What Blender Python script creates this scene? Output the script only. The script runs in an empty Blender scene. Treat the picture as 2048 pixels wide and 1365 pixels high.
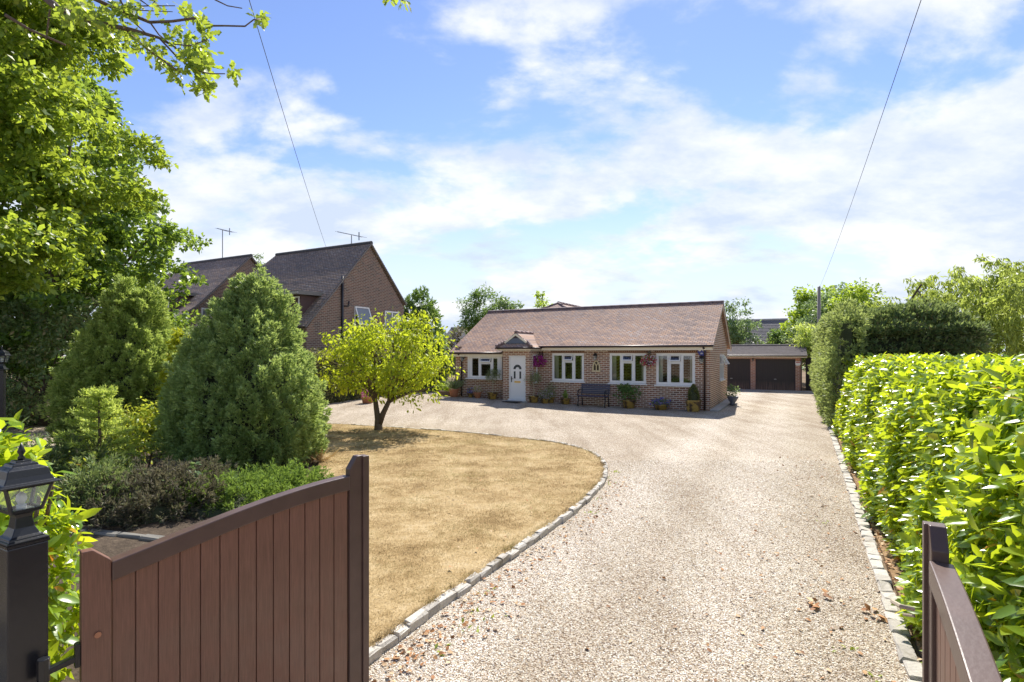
import bpy, bmesh, math, random
import numpy as np
from mathutils import Vector, Matrix
R = math.radians
S = bpy.context.scene
COL = S.collection

# ------------------------------------------------------------------ camera, sky, sun, exposure
FPX, CX, HZ, EYE = 1070.0, 1024.0, 707.0, 2.1
cd = bpy.data.cameras.new("camera"); cam = bpy.data.objects.new("camera", cd); COL.objects.link(cam)
cam.location = (0, 0, EYE); cam.rotation_euler = (R(90), 0, 0)
cd.sensor_width = 36; cd.lens = FPX / 2048 * 36; cd.shift_y = (HZ - 682.5) / 2048
cd.clip_start = .05; cd.clip_end = 2000
S.camera = cam
SUN_AZ, SUN_EL = R(16), R(48.5)            # azimuth clockwise from +Y
S.view_settings.view_transform = 'Standard'; S.view_settings.look = 'None'
S.view_settings.gamma = 1; S.view_settings.use_curve_mapping = False
S.view_settings.exposure = 1.22
S.cycles.max_bounces = 8; S.cycles.transparent_max_bounces = 12


class NT:
    """tiny node-tree writer"""
    def __init__(s, tree):
        s.t = tree; s.t.nodes.clear()
    def n(s, kind, ins=None, **props):
        nd = s.t.nodes.new(kind)
        for k, v in props.items(): setattr(nd, k, v)
        for k, v in (ins or {}).items():
            sock = nd.inputs[k]
            if isinstance(v, bpy.types.NodeSocket): s.t.links.new(v, sock)
            else: sock.default_value = v
        return nd
    def math(s, op, a, b=0.0, c=0.0, clamp=False):
        return s.n('ShaderNodeMath', {0: a, 1: b, 2: c}, operation=op, use_clamp=clamp).outputs[0]
    def mix(s, f, a, b, blend='MIX'):
        return s.n('ShaderNodeMix', {0: f, 6: a, 7: b}, data_type='RGBA', blend_type=blend).outputs[2]
    def ramp(s, f, stops, interp='LINEAR'):
        r = s.n('ShaderNodeValToRGB', {0: f}); r.color_ramp.interpolation = interp
        e = r.color_ramp.elements
        while len(e) < len(stops): e.new(.5)
        for el, (p, c) in zip(e, stops):
            el.position = p; el.color = (c, c, c, 1) if isinstance(c, (int, float)) else (*c, 1)
        return r.outputs[0]
    def noise(s, vec, scale, detail=4, rough=.55, out=0, dist=0.0):
        return s.n('ShaderNodeTexNoise', {'Vector': vec, 'Scale': scale, 'Detail': detail, 'Roughness': rough, 'Distortion': dist}).outputs[out]
    def maprange(s, v, a, b, c=0.0, d=1.0, smooth=False):
        return s.n('ShaderNodeMapRange', {0: v, 1: a, 2: b, 3: c, 4: d}, interpolation_type='SMOOTHSTEP' if smooth else 'LINEAR').outputs[0]


w = bpy.data.worlds.new("World"); S.world = w; w.use_nodes = True
t = NT(w.node_tree)
sky = t.n('ShaderNodeTexSky', sky_type='NISHITA', sun_disc=False, sun_elevation=SUN_EL, sun_rotation=SUN_AZ,
          altitude=0, air_density=1.0, dust_density=0.05, ozone_density=4.0).outputs[0]
gen = t.n('ShaderNodeTexCoord').outputs['Generated']
sep = t.n('ShaderNodeSeparateXYZ', {0: gen})
dx, dy, dz = sep.outputs
zc = t.math('MAXIMUM', dz, .03)
den = t.math('ADD', zc, .34); hx = t.math('DIVIDE', dx, den); hy = t.math('DIVIDE', t.math('MULTIPLY', dy, 1.35), den)
cv = t.n('ShaderNodeCombineXYZ', {0: hx, 1: hy, 2: 11.6}).outputs[0]
n1 = t.noise(cv, 2.1, 9, .56, dist=.15)
n2 = t.noise(t.n('ShaderNodeVectorMath', {0: cv, 1: (4.1, 9.2, 1.3)}, operation='ADD').outputs[0], .8, 3, .5)
cov = t.math('ADD', t.math('MULTIPLY', n1, .8), t.math('MULTIPLY', n2, .5))
# more cloud low down and to the right of the drive
low = t.maprange(dz, .50, .16, 0, .125, True)
rgt = t.maprange(dx, -.42, .55, -.07, .09)
cov = t.math('ADD', t.math('ADD', cov, low), rgt)
mask = t.maprange(cov, .685, .80, 0, 1, True)
skyc = t.n('ShaderNodeHueSaturation', {'Hue': .511, 'Saturation': 1.0, 'Value': .58, 'Color': sky}).outputs[0]
CL = 3.1
hazef = t.maprange(dz, .36, .02, 0, .93, True)
skyc = t.mix(hazef, skyc, (CL * .86, CL * .93, CL * 1.05, 1))
cloudc = t.mix(t.maprange(t.noise(cv, 3.0, 7, .6), .38, .62), (CL * .70, CL * .80, CL * .98, 1), (CL * 1.08, CL * 1.09, CL * 1.1, 1))
full = t.mix(t.math('MULTIPLY', mask, .92), skyc, cloudc)
bg = t.n('ShaderNodeBackground', {'Color': full, 'Strength': .14})
t.t.links.new(bg.outputs[0], t.n('ShaderNodeOutputWorld').inputs[0])

sd = bpy.data.lights.new("sun", 'SUN'); so = bpy.data.objects.new("sun", sd); COL.objects.link(so)
sd.energy = 3.45; sd.angle = R(.53); sd.color = (1, .95, .87)
sdir = Vector((math.sin(SUN_AZ) * math.cos(SUN_EL), math.cos(SUN_AZ) * math.cos(SUN_EL), math.sin(SUN_EL)))
so.rotation_euler = sdir.to_track_quat('Z', 'Y').to_euler(); so.location = (0, 0, 30)

# ------------------------------------------------------------------ helpers: frames and placing
TH = R(28); cu, su = math.cos(TH), math.sin(TH)     # u runs along the house fronts, v up the drive
def XY(a, b): return (cu * a + su * b, -su * a + cu * b)
def AB(x, y): return (cu * x - su * y, su * x + cu * y)
def gp(px, py):                                       # surveyed ground point
    y = FPX * EYE / (py - HZ); return ((px - CX) / FPX * y, y)
def P(px, py, y): return Vector(((px - CX) / FPX * y, y, EYE - (py - HZ) / FPX * y))
def A(px, b):                                         # a of the point at distance b up the drive
    k = (px - CX) / FPX; y = b / (su * k + cu); return (cu * k - su) * y
def sstep(x): x = np.clip(x, 0, 1); return x * x * (3 - 2 * x)
def gz(a, b): return .17 * sstep((-6.5 - a) / 6) * sstep((b - 12) / 7)

def tag(o, label=None, cat=None, group=None, kind=None):
    if label: o['label'] = label
    if cat: o['category'] = cat
    if group: o['group'] = group
    if kind: o['kind'] = kind
    return o
def thing(name, label, cat, loc=(0, 0, 0), rz=0, group=None):
    o = bpy.data.objects.new(name, None); COL.objects.link(o); o.location = loc; o.rotation_euler = (0, 0, rz)
    o.empty_display_size = .2
    return tag(o, label, cat, group)
def copy_tree(o, parent=None):
    c = o.copy(); COL.objects.link(c); c.parent = parent
    for ch in list(o.children): copy_tree(ch, c)
    return c

class MB:
    def __init__(s, org=(0, 0, 0)): s.v = []; s.f = []; s.o = Vector(org)
    def vert(s, p): s.v.append((p[0] - s.o[0], p[1] - s.o[1], p[2] - s.o[2])); return len(s.v) - 1
    def poly(s, pts): s.f.append([s.vert(p) for p in pts]); return s
    def box(s, x0, x1, y0, y1, z0, z1):
        b = len(s.v)
        for z in (z0, z1):
            for x, y in ((x0, y0), (x1, y0), (x1, y1), (x0, y1)): s.vert((x, y, z))
        s.f += [[b + i for i in q] for q in ((3, 2, 1, 0), (4, 5, 6, 7), (0, 1, 5, 4), (1, 2, 6, 5), (2, 3, 7, 6), (3, 0, 4, 7))]
        return s
    def bar(s, p, q, wx, wy, up=(0, 0, 1)):           # box along p->q, wx across, wy along 'up'
        p, q = Vector(p), Vector(q); d = (q - p).normalized(); up = Vector(up)
        sx = d.cross(up)
        if sx.length < 1e-4: sx = d.cross(Vector((1, 0, 0)))
        sx.normalize(); uu = sx.cross(d).normalized(); b = len(s.v)
        for e in (p, q):
            for i, j in ((-1, -1), (1, -1), (1, 1), (-1, 1)): s.vert(e + sx * (i * wx / 2) + uu * (j * wy / 2))
        s.f += [[b + i for i in q_] for q_ in ((3, 2, 1, 0), (4, 5, 6, 7), (0, 1, 5, 4), (1, 2, 6, 5), (2, 3, 7, 6), (3, 0, 4, 7))]
        return s
    def extr(s, pts, d):                              # closed polygon pushed along vector d
        d = Vector(d); n = len(pts); b = len(s.v)
        for p in pts: s.vert(p)
        for p in pts: s.vert(Vector(p) + d)
        s.f.append([b + i for i in range(n)][::-1]); s.f.append([b + n + i for i in range(n)])
        for i in range(n): j = (i + 1) % n; s.f.append([b + i, b + j, b + n + j, b + n + i])
        return s
    def tube(s, pts, rad, n=6, cap=True):
        pts = [Vector(p) for p in pts]
        if not hasattr(rad, '__len__'): rad = [rad] * len(pts)
        b = len(s.v); ref = None
        for i, p in enumerate(pts):
            d = (pts[min(i + 1, len(pts) - 1)] - pts[max(i - 1, 0)]).normalized()
            if ref is None: ref = d.orthogonal().normalized()
            x = (ref - d * ref.dot(d)); x = x.normalized() if x.length > 1e-5 else d.orthogonal().normalized()
            ref = x; y = d.cross(x)
            for k in range(n):
                an = 2 * math.pi * k / n; s.vert(p + (x * math.cos(an) + y * math.sin(an)) * rad[i])
        for i in range(len(pts) - 1):
            for k in range(n):
                k2 = (k + 1) % n; s.f.append([b + i * n + k, b + i * n + k2, b + (i + 1) * n + k2, b + (i + 1) * n + k])
        if cap:
            s.f.append([b + k for k in range(n)][::-1]); s.f.append([b + (len(pts) - 1) * n + k for k in range(n)])
        return s
    def lathe(s, prof, c=(0, 0, 0), n=16, sq=False, rot=0):   # prof [(r,z)]
        b = len(s.v); n = 4 if sq else n; o = math.pi / 4 if sq else 0; k2_ = math.sqrt(2) if sq else 1
        for r, z in prof:
            for k in range(n):
                an = 2 * math.pi * k / n + o + rot; s.vert((c[0] + r * k2_ * math.cos(an), c[1] + r * k2_ * math.sin(an), c[2] + z))
        for i in range(len(prof) - 1):
            for k in range(n):
                k2 = (k + 1) % n; s.f.append([b + i * n + k, b + i * n + k2, b + (i + 1) * n + k2, b + (i + 1) * n + k])
        s.f.append([b + k for k in range(n)][::-1]); s.f.append([b + (len(prof) - 1) * n + k for k in range(n)])
        return s
    def wall(s, fixed, axis, t_, lo, hi, z0, z1, holes=()):
        """upright wall of thickness t_ behind plane axis=fixed, with rectangular openings (l,h,z0,z1)"""
        us = sorted({lo, hi, *[h[0] for h in holes], *[h[1] for h in holes]}); zs = sorted({z0, z1, *[h[2] for h in holes], *[h[3] for h in holes]})
        def pt(u, d, z): return (u, fixed + d, z) if axis == 'y' else (fixed + d, u, z)
        solid = lambda i, j: 0 <= i < len(us) - 1 and 0 <= j < len(zs) - 1 and not any(
            h[0] <= (us[i] + us[i + 1]) / 2 <= h[1] and h[2] <= (zs[j] + zs[j + 1]) / 2 <= h[3] for h in holes)
        for i in range(len(us) - 1):
            for j in range(len(zs) - 1):
                if not solid(i, j): continue
                u0, u1, a_, b_ = us[i], us[i + 1], zs[j], zs[j + 1]
                for d in (0, t_): s.poly([pt(u0, d, a_), pt(u1, d, a_), pt(u1, d, b_), pt(u0, d, b_)])
                if not solid(i - 1, j): s.poly([pt(u0, 0, a_), pt(u0, t_, a_), pt(u0, t_, b_), pt(u0, 0, b_)])
                if not solid(i + 1, j): s.poly([pt(u1, 0, a_), pt(u1, t_, a_), pt(u1, t_, b_), pt(u1, 0, b_)])
                if not solid(i, j - 1): s.poly([pt(u0, 0, a_), pt(u1, 0, a_), pt(u1, t_, a_), pt(u0, t_, a_)])
                if not solid(i, j + 1): s.poly([pt(u0, 0, b_), pt(u1, 0, b_), pt(u1, t_, b_), pt(u0, t_, b_)])
        return s
    def build(s, name, mat, parent=None, smooth=False, bevel=0.0, fix=True):
        me = bpy.data.meshes.new(name); me.from_pydata(s.v, [], s.f); me.validate()
        if fix:
            bm = bmesh.new(); bm.from_mesh(me); bmesh.ops.recalc_face_normals(bm, faces=bm.faces); bm.to_mesh(me); bm.free()
        me.materials.append(mat)
        if smooth: me.polygons.foreach_set('use_smooth', [True] * len(me.polygons))
        o = bpy.data.objects.new(name, me); COL.objects.link(o); o.parent = parent
        if bevel:
            m = o.modifiers.new('bevel', 'BEVEL'); m.width = bevel; m.segments = 2; m.limit_method = 'ANGLE'
        return o

def np_mesh(name, V, faces, mat, parent=None, smooth=False):
    """faces: list of (n,k) index arrays"""
    me = bpy.data.meshes.new(name); me.vertices.add(len(V)); me.vertices.foreach_set('co', np.asarray(V, np.float32).ravel())
    idx = np.concatenate([f.ravel() for f in faces]).astype(np.int32)
    tot = np.concatenate([np.full(len(f), f.shape[1]) for f in faces]).astype(np.int32)
    st = np.concatenate([[0], np.cumsum(tot)[:-1]]).astype(np.int32)
    me.loops.add(len(idx)); me.loops.foreach_set('vertex_index', idx)
    me.polygons.add(len(tot)); me.polygons.foreach_set('loop_start', st); me.polygons.foreach_set('loop_total', tot)
    if smooth: me.polygons.foreach_set('use_smooth', np.ones(len(tot), bool))
    me.update(calc_edges=True); me.materials.append(mat)
    o = bpy.data.objects.new(name, me); COL.objects.link(o); o.parent = parent
    return o

# ------------------------------------------------------------------ helpers: foliage
def unit(a): return a / np.maximum(np.linalg.norm(a, axis=1, keepdims=True), 1e-9)
def rdir(rs, n): return unit(rs.normal(size=(n, 3)))
def leaves(C, D, N, L, W, kind='diamond', bend=.15):
    """C base points, D axis, N rough normal, L length, W width/length"""
    D = unit(D); Sd = unit(np.cross(D, N)); Nn = np.cross(Sd, D); L = np.asarray(L).reshape(-1, 1); n = len(C)
    Wd = L * W
    if kind == 'diamond':
        V = np.stack([C, C + D * L * .45 - Sd * Wd / 2 + Nn * L * .04, C + D * L - Nn * L * bend, C + D * L * .45 + Sd * Wd / 2 + Nn * L * .04], 1)
        F = [np.arange(n)[:, None] * 4 + np.array([[0, 1, 2, 3]])]
        return V.reshape(-1, 3), F
    p = lambda l, s_, h: C + D * L * l + Sd * Wd * s_ + Nn * L * h
    if kind == 'laurel':
        V = np.stack([p(0, 0, 0), p(.3, -.46, .07), p(.3, .46, .07), p(.7, -.42, .05 - bend * .5), p(.7, .42, .05 - bend * .5),
                      p(1, 0, -bend), p(.3, 0, .025), p(.7, 0, -bend * .5 + .01)], 1)
        b = np.arange(n)[:, None] * 8
        return V.reshape(-1, 3), [np.concatenate([b + np.array([q]) for q in ((0, 6, 1), (0, 2, 6), (3, 7, 5), (7, 4, 5))]),
                                  np.concatenate([b + np.array([q]) for q in ((1, 6, 7, 3), (6, 2, 4, 7))])]
    if kind == 'oak':                                  # lobed outline
        out = [(0, 0), (.22, -.22), (.33, -.14), (.45, -.36), (.58, -.2), (.72, -.38), (.84, -.18), (1, 0), (.84, .18), (.72, .38), (.58, .2), (.45, .36), (.33, .14), (.22, .22)]
        V = np.stack([p(l, s_, .1 * abs(s_) - bend * l * l) for l, s_ in out], 1)
        b = np.arange(n)[:, None] * 14
        q = [(0, 1, 13), (1, 2, 12, 13), (2, 3, 11, 12), (3, 4, 10, 11), (4, 5, 9, 10), (5, 6, 8, 9), (6, 7, 8)]
        return V.reshape(-1, 3), [np.concatenate([b + np.array([x]) for x in q if len(x) == 3]), np.concatenate([b + np.array([x]) for x in q if len(x) == 4])]
def merge(parts):
    V = []; F = {}; o = 0
    for v, fs in parts:
        V.append(v)
        for f in fs: F.setdefault(f.shape[1], []).append(f + o)
        o += len(v)
    return np.concatenate(V), [np.concatenate(x) for x in F.values()]

def plume_shrub(rs, c, surf, K, per, plen, blen, bw, up=.9, spread=.42, tuft=3):
    """conifer foliage: K plumes rooted on a surface function -> (points, outward normals); every plume is a cone of small sprays"""
    p, nrm = surf(rs, K)
    ax = unit(nrm * .8 + np.array([0, 0, up]) + rs.normal(size=(K, 3)) * .18)
    pl = plen * rs.uniform(.6, 1.3, K)
    s = rs.uniform(0, 1, (K, per)) ** .8
    side = rdir(rs, K * per).reshape(K, per, 3)
    side -= (side * ax[:, None]).sum(-1, keepdims=True) * ax[:, None]
    side /= np.maximum(np.linalg.norm(side, axis=2, keepdims=True), 1e-6)
    rad = (1 - s) ** .7 * spread * pl[:, None] * np.sqrt(rs.uniform(.05, 1, (K, per)))
    Q = p[:, None] + ax[:, None] * (s * pl[:, None])[..., None] + side * rad[..., None]
    dirs = ax[:, None] * .9 + side * .75 + nrm[:, None] * .25
    Q = np.repeat(Q.reshape(-1, 3), tuft, 0); dirs = np.repeat(dirs.reshape(-1, 3), tuft, 0)
    n = len(Q); dirs = dirs + rs.normal(size=(n, 3)) * .42
    return leaves(Q + np.array(c), dirs, rdir(rs, n), blen * rs.uniform(.6, 1.4, n), bw, bend=.1)

def egg_surface(Rr, H, z0=0., lumps=None, bot=.72, p=1.7, q=.8, peaks=None):
    def f(rs, K):
        h = rs.uniform(0, 1, K * 3) ** 1.0
        rr = np.minimum(1, bot + (1 - bot) * h / .3) * (1 - h ** p) ** q
        keep = rs.uniform(0, 1, K * 3) < rr + .12
        h = h[keep][:K]; rr = rr[keep][:K]
        if len(h) < K: h = np.concatenate([h, h[:K - len(h)]]); rr = np.concatenate([rr, rr[:K - len(rr)]])
        o_ = np.argsort(h); h = h[o_]; rr = rr[o_]; ph = (np.arange(K) * 2.399963 + rs.normal(size=K) * .25) % (2 * np.pi)
        lump = 1 + .07 * np.sin(3 * ph + 5 * h + 1) + .05 * np.sin(7 * ph - 9 * h) + rs.normal(size=K) * .03
        r = Rr * rr * lump
        pt = np.stack([r * np.cos(ph), r * np.sin(ph), z0 + h * H], 1)
        dr = np.gradient(np.sort(rr)) if False else -(p * q * h ** (p - 1)) * (1 - h ** p + 1e-3) ** (q - 1) * Rr / H
        nrm = unit(np.stack([np.cos(ph), np.sin(ph), np.clip(-dr, -.2, 2.5)], 1))
        return pt - nrm * .12, nrm
    return f

def core(mb, Rr, H, c, z0=0., bot=.72, p=1.7, q=.8, sc=.8, n=14, m=9):  # solid dark body inside the foliage, blocks see-through
    prof = []
    for i in range(m + 1):
        h = i / m * .94
        prof.append((max(.02, Rr * sc * min(1, bot + (1 - bot) * h / .3) * (1 - h ** p) ** q), z0 + h * H * .94))
    return mb.lathe(prof, c, n)

def blob_pts(rs, n, c, rad, shell=.55, rough=.14):
    d = rdir(rs, n); u = rs.uniform(shell ** 3, 1, n) ** (1 / 3)
    ph = np.arctan2(d[:, 1], d[:, 0])
    l = 1 + rough * (np.sin(3 * ph + 4 * d[:, 2]) + .7 * np.sin(5 * ph - 7 * d[:, 2] + 2))
    return np.array(c) + d * (u * l)[:, None] * np.array(rad), d

def crown(rs, clumps, per, cr, ll, lw, flat=.65, kind='diamond', droop=.2, up=.8, bend=.15):
    """leaves scattered in clumps: each a soft flattened puff"""
    K = len(clumps); r = cr * rs.uniform(.55, 1.35, K)
    off = rs.normal(size=(K, per, 3)) * .5; ln = np.linalg.norm(off, axis=2, keepdims=True); off = off / np.maximum(ln, 1e-6) * np.tanh(ln * .9) * 1.05 * np.array([1, 1, flat])
    Q = (clumps[:, None] + off * r[:, None, None]).reshape(-1, 3)
    n = len(Q); out = unit(off.reshape(-1, 3) + 1e-6)
    D = unit(out * .7 + rs.normal(size=(n, 3)) * .6 + np.array([0, 0, -droop]))
    N = unit(rs.normal(size=(n, 3)) * .6 + np.array([0, 0, up]))
    return leaves(Q, D, N, ll * rs.uniform(.6, 1.3, n), lw, kind, bend)

def boughs(rs, C, sub, r, flat=.42):
    d = rdir(rs, len(C) * sub).reshape(len(C), sub, 3) * rs.uniform(.1, 1, (len(C), sub, 1)) ** .45
    return (C[:, None] + d * (r * rs.uniform(.6, 1.3, (len(C), 1, 1))) * np.array([1, 1, flat])).reshape(-1, 3)

def limbs(mb, base, tips, r0, rs, fork=.45, wob=.12):
    """trunk to a fork then limbs out to the clump centres"""
    base = Vector(base)
    for k, tp in enumerate(tips):
        tp = Vector(tp); L = (tp - base).length; pts = []
        n = 6
        for i in range(n + 1):
            s_ = i / n
            q = base.lerp(tp, s_); q.z = base.z + (tp.z - base.z) * (s_ ** .75)
            q += Vector(rs.normal(size=3)) * wob * L * .12 * math.sin(math.pi * s_)
            pts.append(q)
        mb.tube(pts, [r0 * (1 - .9 * i / n) ** .9 for i in range(n + 1)], 6)

# ------------------------------------------------------------------ materials
def new(name):
    m = bpy.data.materials.new(name); m.use_nodes = True; t = NT(m.node_tree)
    t.out = t.n('ShaderNodeOutputMaterial'); t.co = t.n('ShaderNodeTexCoord').outputs['Object']
    def surf(sh, disp=None): t.t.links.new(sh, t.out.inputs[0])
    t.surf = surf
    return m, t
def principled(t, col, rough=.6, spec=.5, metal=0., bump=None, bstr=.3, bdist=.01, **k):
    ins = {'Base Color': col, 'Roughness': rough, 'Specular IOR Level': spec, 'Metallic': metal}
    ins.update(k)
    if bump is not None: ins['Normal'] = t.n('ShaderNodeBump', {'Strength': bstr, 'Distance': bdist, 'Height': bump}).outputs[0]
    return t.n('ShaderNodeBsdfPrincipled', ins).outputs[0]
def C4(c): return (*c, 1)
def simple(name, c, rough=.5, spec=.5, metal=0, var=.15, scale=8, bstr=.15):
    m, t = new(name)
    nz = t.noise(t.co, scale, 5)
    col = t.mix(nz, C4([x * (1 - var) for x in c]), C4([min(1, x * (1 + var)) for x in c]))
    t.surf(principled(t, col, rough, spec, metal, bump=t.noise(t.co, scale * 6, 3), bstr=bstr, bdist=.004)); return m
def leafmat(name, stops, trans, tf=.45, rough=.45, spec=.35):
    """stops: per-leaf reflectance colours; trans: colour of light coming through"""
    m, t = new(name)
    rnd = t.n('ShaderNodeNewGeometry').outputs['Random Per Island']
    col = t.ramp(rnd, [(p, tuple(min(.8, c * 1.38) for c in cc)) for p, cc in stops])
    vein = t.noise(t.co, 9, 2); col = t.mix(.35, col, t.mix(1, col, t.ramp(vein, [(.3, .6), (.7, 1.3)]), 'MULTIPLY'))
    tc = t.mix(.6, C4(trans), t.mix(1, col, (6, 5, 4, 1), 'MULTIPLY')) if False else t.mix(rnd, C4([x * .8 for x in trans]), C4([min(1, x * 1.2) for x in trans]))
    p = principled(t, col, rough, spec)
    tr = t.n('ShaderNodeBsdfTranslucent', {'Color': tc}).outputs[0]
    t.surf(t.n('ShaderNodeMixShader', {0: tf, 1: p, 2: tr}).outputs[0]); return m

def brickmat(name, c1, c2, c3, mortar, bump=True):
    m, t = new(name)
    s = t.n('ShaderNodeSeparateXYZ', {0: t.co})
    v = t.n('ShaderNodeCombineXYZ', {0: t.math('ADD', s.outputs[0], s.outputs[1]), 1: s.outputs[2], 2: 0.}).outputs[0]
    br = t.n('ShaderNodeTexBrick', {'Vector': v, 'Color1': (0, 0, 0, 1), 'Color2': (1, 1, 1, 1), 'Mortar': (.5, .5, .5, 1), 'Scale': 1.,
             'Mortar Size': .0125, 'Mortar Smooth': .1, 'Bias': 0., 'Brick Width': .225, 'Row Height': .075})
    col = t.ramp(br.outputs[0], [(.0, c1), (.5, c2), (1, c3)])
    big = t.noise(t.co, 1.3, 4); col = t.mix(1, col, t.ramp(big, [(.25, .68), (.75, 1.22)]), 'MULTIPLY')
    fine = t.noise(t.co, 40, 4); col = t.mix(1, col, t.ramp(fine, [(.2, .8), (.8, 1.2)]), 'MULTIPLY')
    col = t.mix(br.outputs[1], col, C4(mortar))
    t.surf(principled(t, col, .85, .25, bump=t.math('SUBTRACT', t.math('MULTIPLY', fine, .4), br.outputs[1]), bstr=.5, bdist=.008)); return m

def tilemat(name, cols, lichen, dark, scale_z=2.0, lich=.62):
    m, t = new(name)
    s = t.n('ShaderNodeSeparateXYZ', {0: t.co})
    v = t.n('ShaderNodeCombineXYZ', {0: s.outputs[0], 1: t.math('MULTIPLY', s.outputs[2], scale_z), 2: 0.}).outputs[0]
    br = t.n('ShaderNodeTexBrick', {'Vector': v, 'Color1': (0, 0, 0, 1), 'Color2': (1, 1, 1, 1), 'Mortar': (.3, .3, .3, 1), 'Scale': 1.,
             'Mortar Size': .012, 'Mortar Smooth': .4, 'Bias': 0., 'Brick Width': .17, 'Row Height': .1})
    patch = t.noise(v, .55, 5, .6)
    f = t.math('ADD', t.math('MULTIPLY', br.outputs[0], .55), t.math('MULTIPLY', t.maprange(patch, .3, .7), .45))
    col = t.ramp(f, cols)
    lm = t.maprange(t.noise(v, 7, 5, .7), lich, lich + .12)
    col = t.mix(t.math('MULTIPLY', lm, .75), col, C4(lichen))
    moss = t.maprange(t.noise(v, 2.3, 4, .7), .6, .8); col = t.mix(t.math('MULTIPLY', moss, .4), col, C4(dark))
    col = t.mix(t.math('MULTIPLY', br.outputs[1], .75), col, C4([x * .35 for x in dark]))
    t.surf(principled(t, col, .8, .3, bump=t.math('SUBTRACT', br.outputs[0], t.math('MULTIPLY', br.outputs[1], 2.)), bstr=.5, bdist=.01)); return m

def glassmat(name, tint=(.9, .95, .95)):
    m, t = new(name)
    fr = t.n('ShaderNodeFresnel', {'IOR': 1.6}).outputs[0]
    f = t.math('ADD', t.math('MULTIPLY', fr, 1.0), .06, clamp=True)
    wob = t.n('ShaderNodeBump', {'Strength': .03, 'Distance': .02, 'Height': t.noise(t.co, 2.2, 2)}).outputs[0]
    g = t.n('ShaderNodeBsdfGlossy', {'Color': (1, 1, 1, 1), 'Roughness': .01, 'Normal': wob}).outputs[0]
    tr = t.n('ShaderNodeBsdfTransparent', {'Color': C4(tint)}).outputs[0]
    t.surf(t.n('ShaderNodeMixShader', {0: f, 1: tr, 2: g}).outputs[0]); return m

HIPT = simple('hip tile', (.24, .165, .155), .8)
SOLD = simple('soldier brick', (.20, .105, .065), .85)
NETP = simple('pale net pane', (.20, .22, .25), .15)
VERGE = simple('verge board', (.50, .44, .37), .6)
BRICK = brickmat('bungalow brick', (.26, .12, .072), (.38, .18, .105), (.18, .085, .06), (.68, .60, .49))
BRICKN = brickmat('neighbour brick', (.19, .11, .085), (.25, .14, .10), (.12, .082, .073), (.34, .295, .245))
BRICKG = brickmat('garage brick', (.46, .19, .12), (.50, .23, .14), (.38, .16, .10), (.58, .48, .40))
TILE = tilemat('bungalow tile', [(0, (.22, .15, .13)), (.35, (.36, .245, .205)), (.62, (.50, .30, .195)), (.85, (.40, .32, .295)), (1, (.60, .45, .37))], (.64, .60, .58), (.17, .125, .125), lich=.57)
TILEN = tilemat('neighbour tile', [(0, (.19, .15, .13)), (.4, (.33, .26, .225)), (.7, (.42, .30, .23)), (1, (.54, .45, .39))], (.56, .55, .53), (.07, .055, .05), 1.45, .56)
TILEF = tilemat('far tile', [(0, (.16, .15, .15)), (.5, (.24, .22, .21)), (1, (.30, .27, .26))], (.40, .38, .36), (.12, .11, .11), 2)
FASCIA = simple('cream fascia', (.84, .76, .60), .45, var=.05)
UPVC = simple('white upvc', (.82, .82, .82), .3, var=.02, bstr=.02)
GUTTER = simple('brown gutter', (.055, .035, .03), .4)
BLACKP = simple('black pipe', (.02, .02, .025), .35)
GLASS = glassmat('window glass')
CURT = simple('curtain', (.62, .60, .50), .9, var=.15, scale=4)
DARKIN = simple('dark interior', (.05, .045, .04), .9)
BLACKM = simple('black lantern metal', (.012, .013, .016), .32, .5, var=.3, scale=20)
BRASS = simple('brass', (.62, .43, .14), .3, metal=1)
LEAD = simple('lead flashing', (.13, .15, .19), .5)
TIMBER = simple('dark cladding', (.06, .04, .05), .7)
STONE = simple('pale ornament stone', (.66, .55, .33), .8, scale=25)
CONC = simple('concrete', (.42, .40, .37), .85, scale=12)
TERRA = simple('terracotta', (.48, .20, .10), .7, scale=14)
MATT = simple('door mat', (.05, .045, .04), .95, scale=60, bstr=.6)
BENCHM = simple('bench paint', (.075, .08, .13), .45, scale=20)
BLUEBOX = simple('alarm blue', (.04, .05, .28), .35)
WHITE = simple('white plastic', (.8, .8, .78), .4, var=.03)
ALU = simple('grey aluminium', (.30, .31, .33), .4, metal=.7)
POLEW = simple('weathered pole', (.27, .24, .21), .85, scale=6)
WIREM = simple('black cable', (.03, .03, .035), .6)
BARK = simple('bark', (.13, .095, .07), .9, var=.5, scale=14, bstr=.9)
SOILM = simple('potting soil', (.06, .04, .028), .95, scale=30, bstr=.6)
COREM = simple('shaded core', (.05, .06, .028), .95, var=.4, scale=9)  # dark fill for shrub cores, their shaded inside put into the colour
COREB = simple('dark hedge core', (.06, .065, .025), .95, var=.4, scale=9)  # dark fill colour for the core bodies inside leafy hedges

def glaze():
    m, t = new('glazed pot'); f = t.maprange(t.noise(t.co, 5, 4, .6), .42, .56)
    s = t.n('ShaderNodeSeparateXYZ', {0: t.co}).outputs[2]
    col = t.mix(f, (.07, .04, .025, 1), (.42, .27, .06, 1))
    t.surf(principled(t, col, .3, .5)); return m
GLAZE = glaze()

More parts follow.
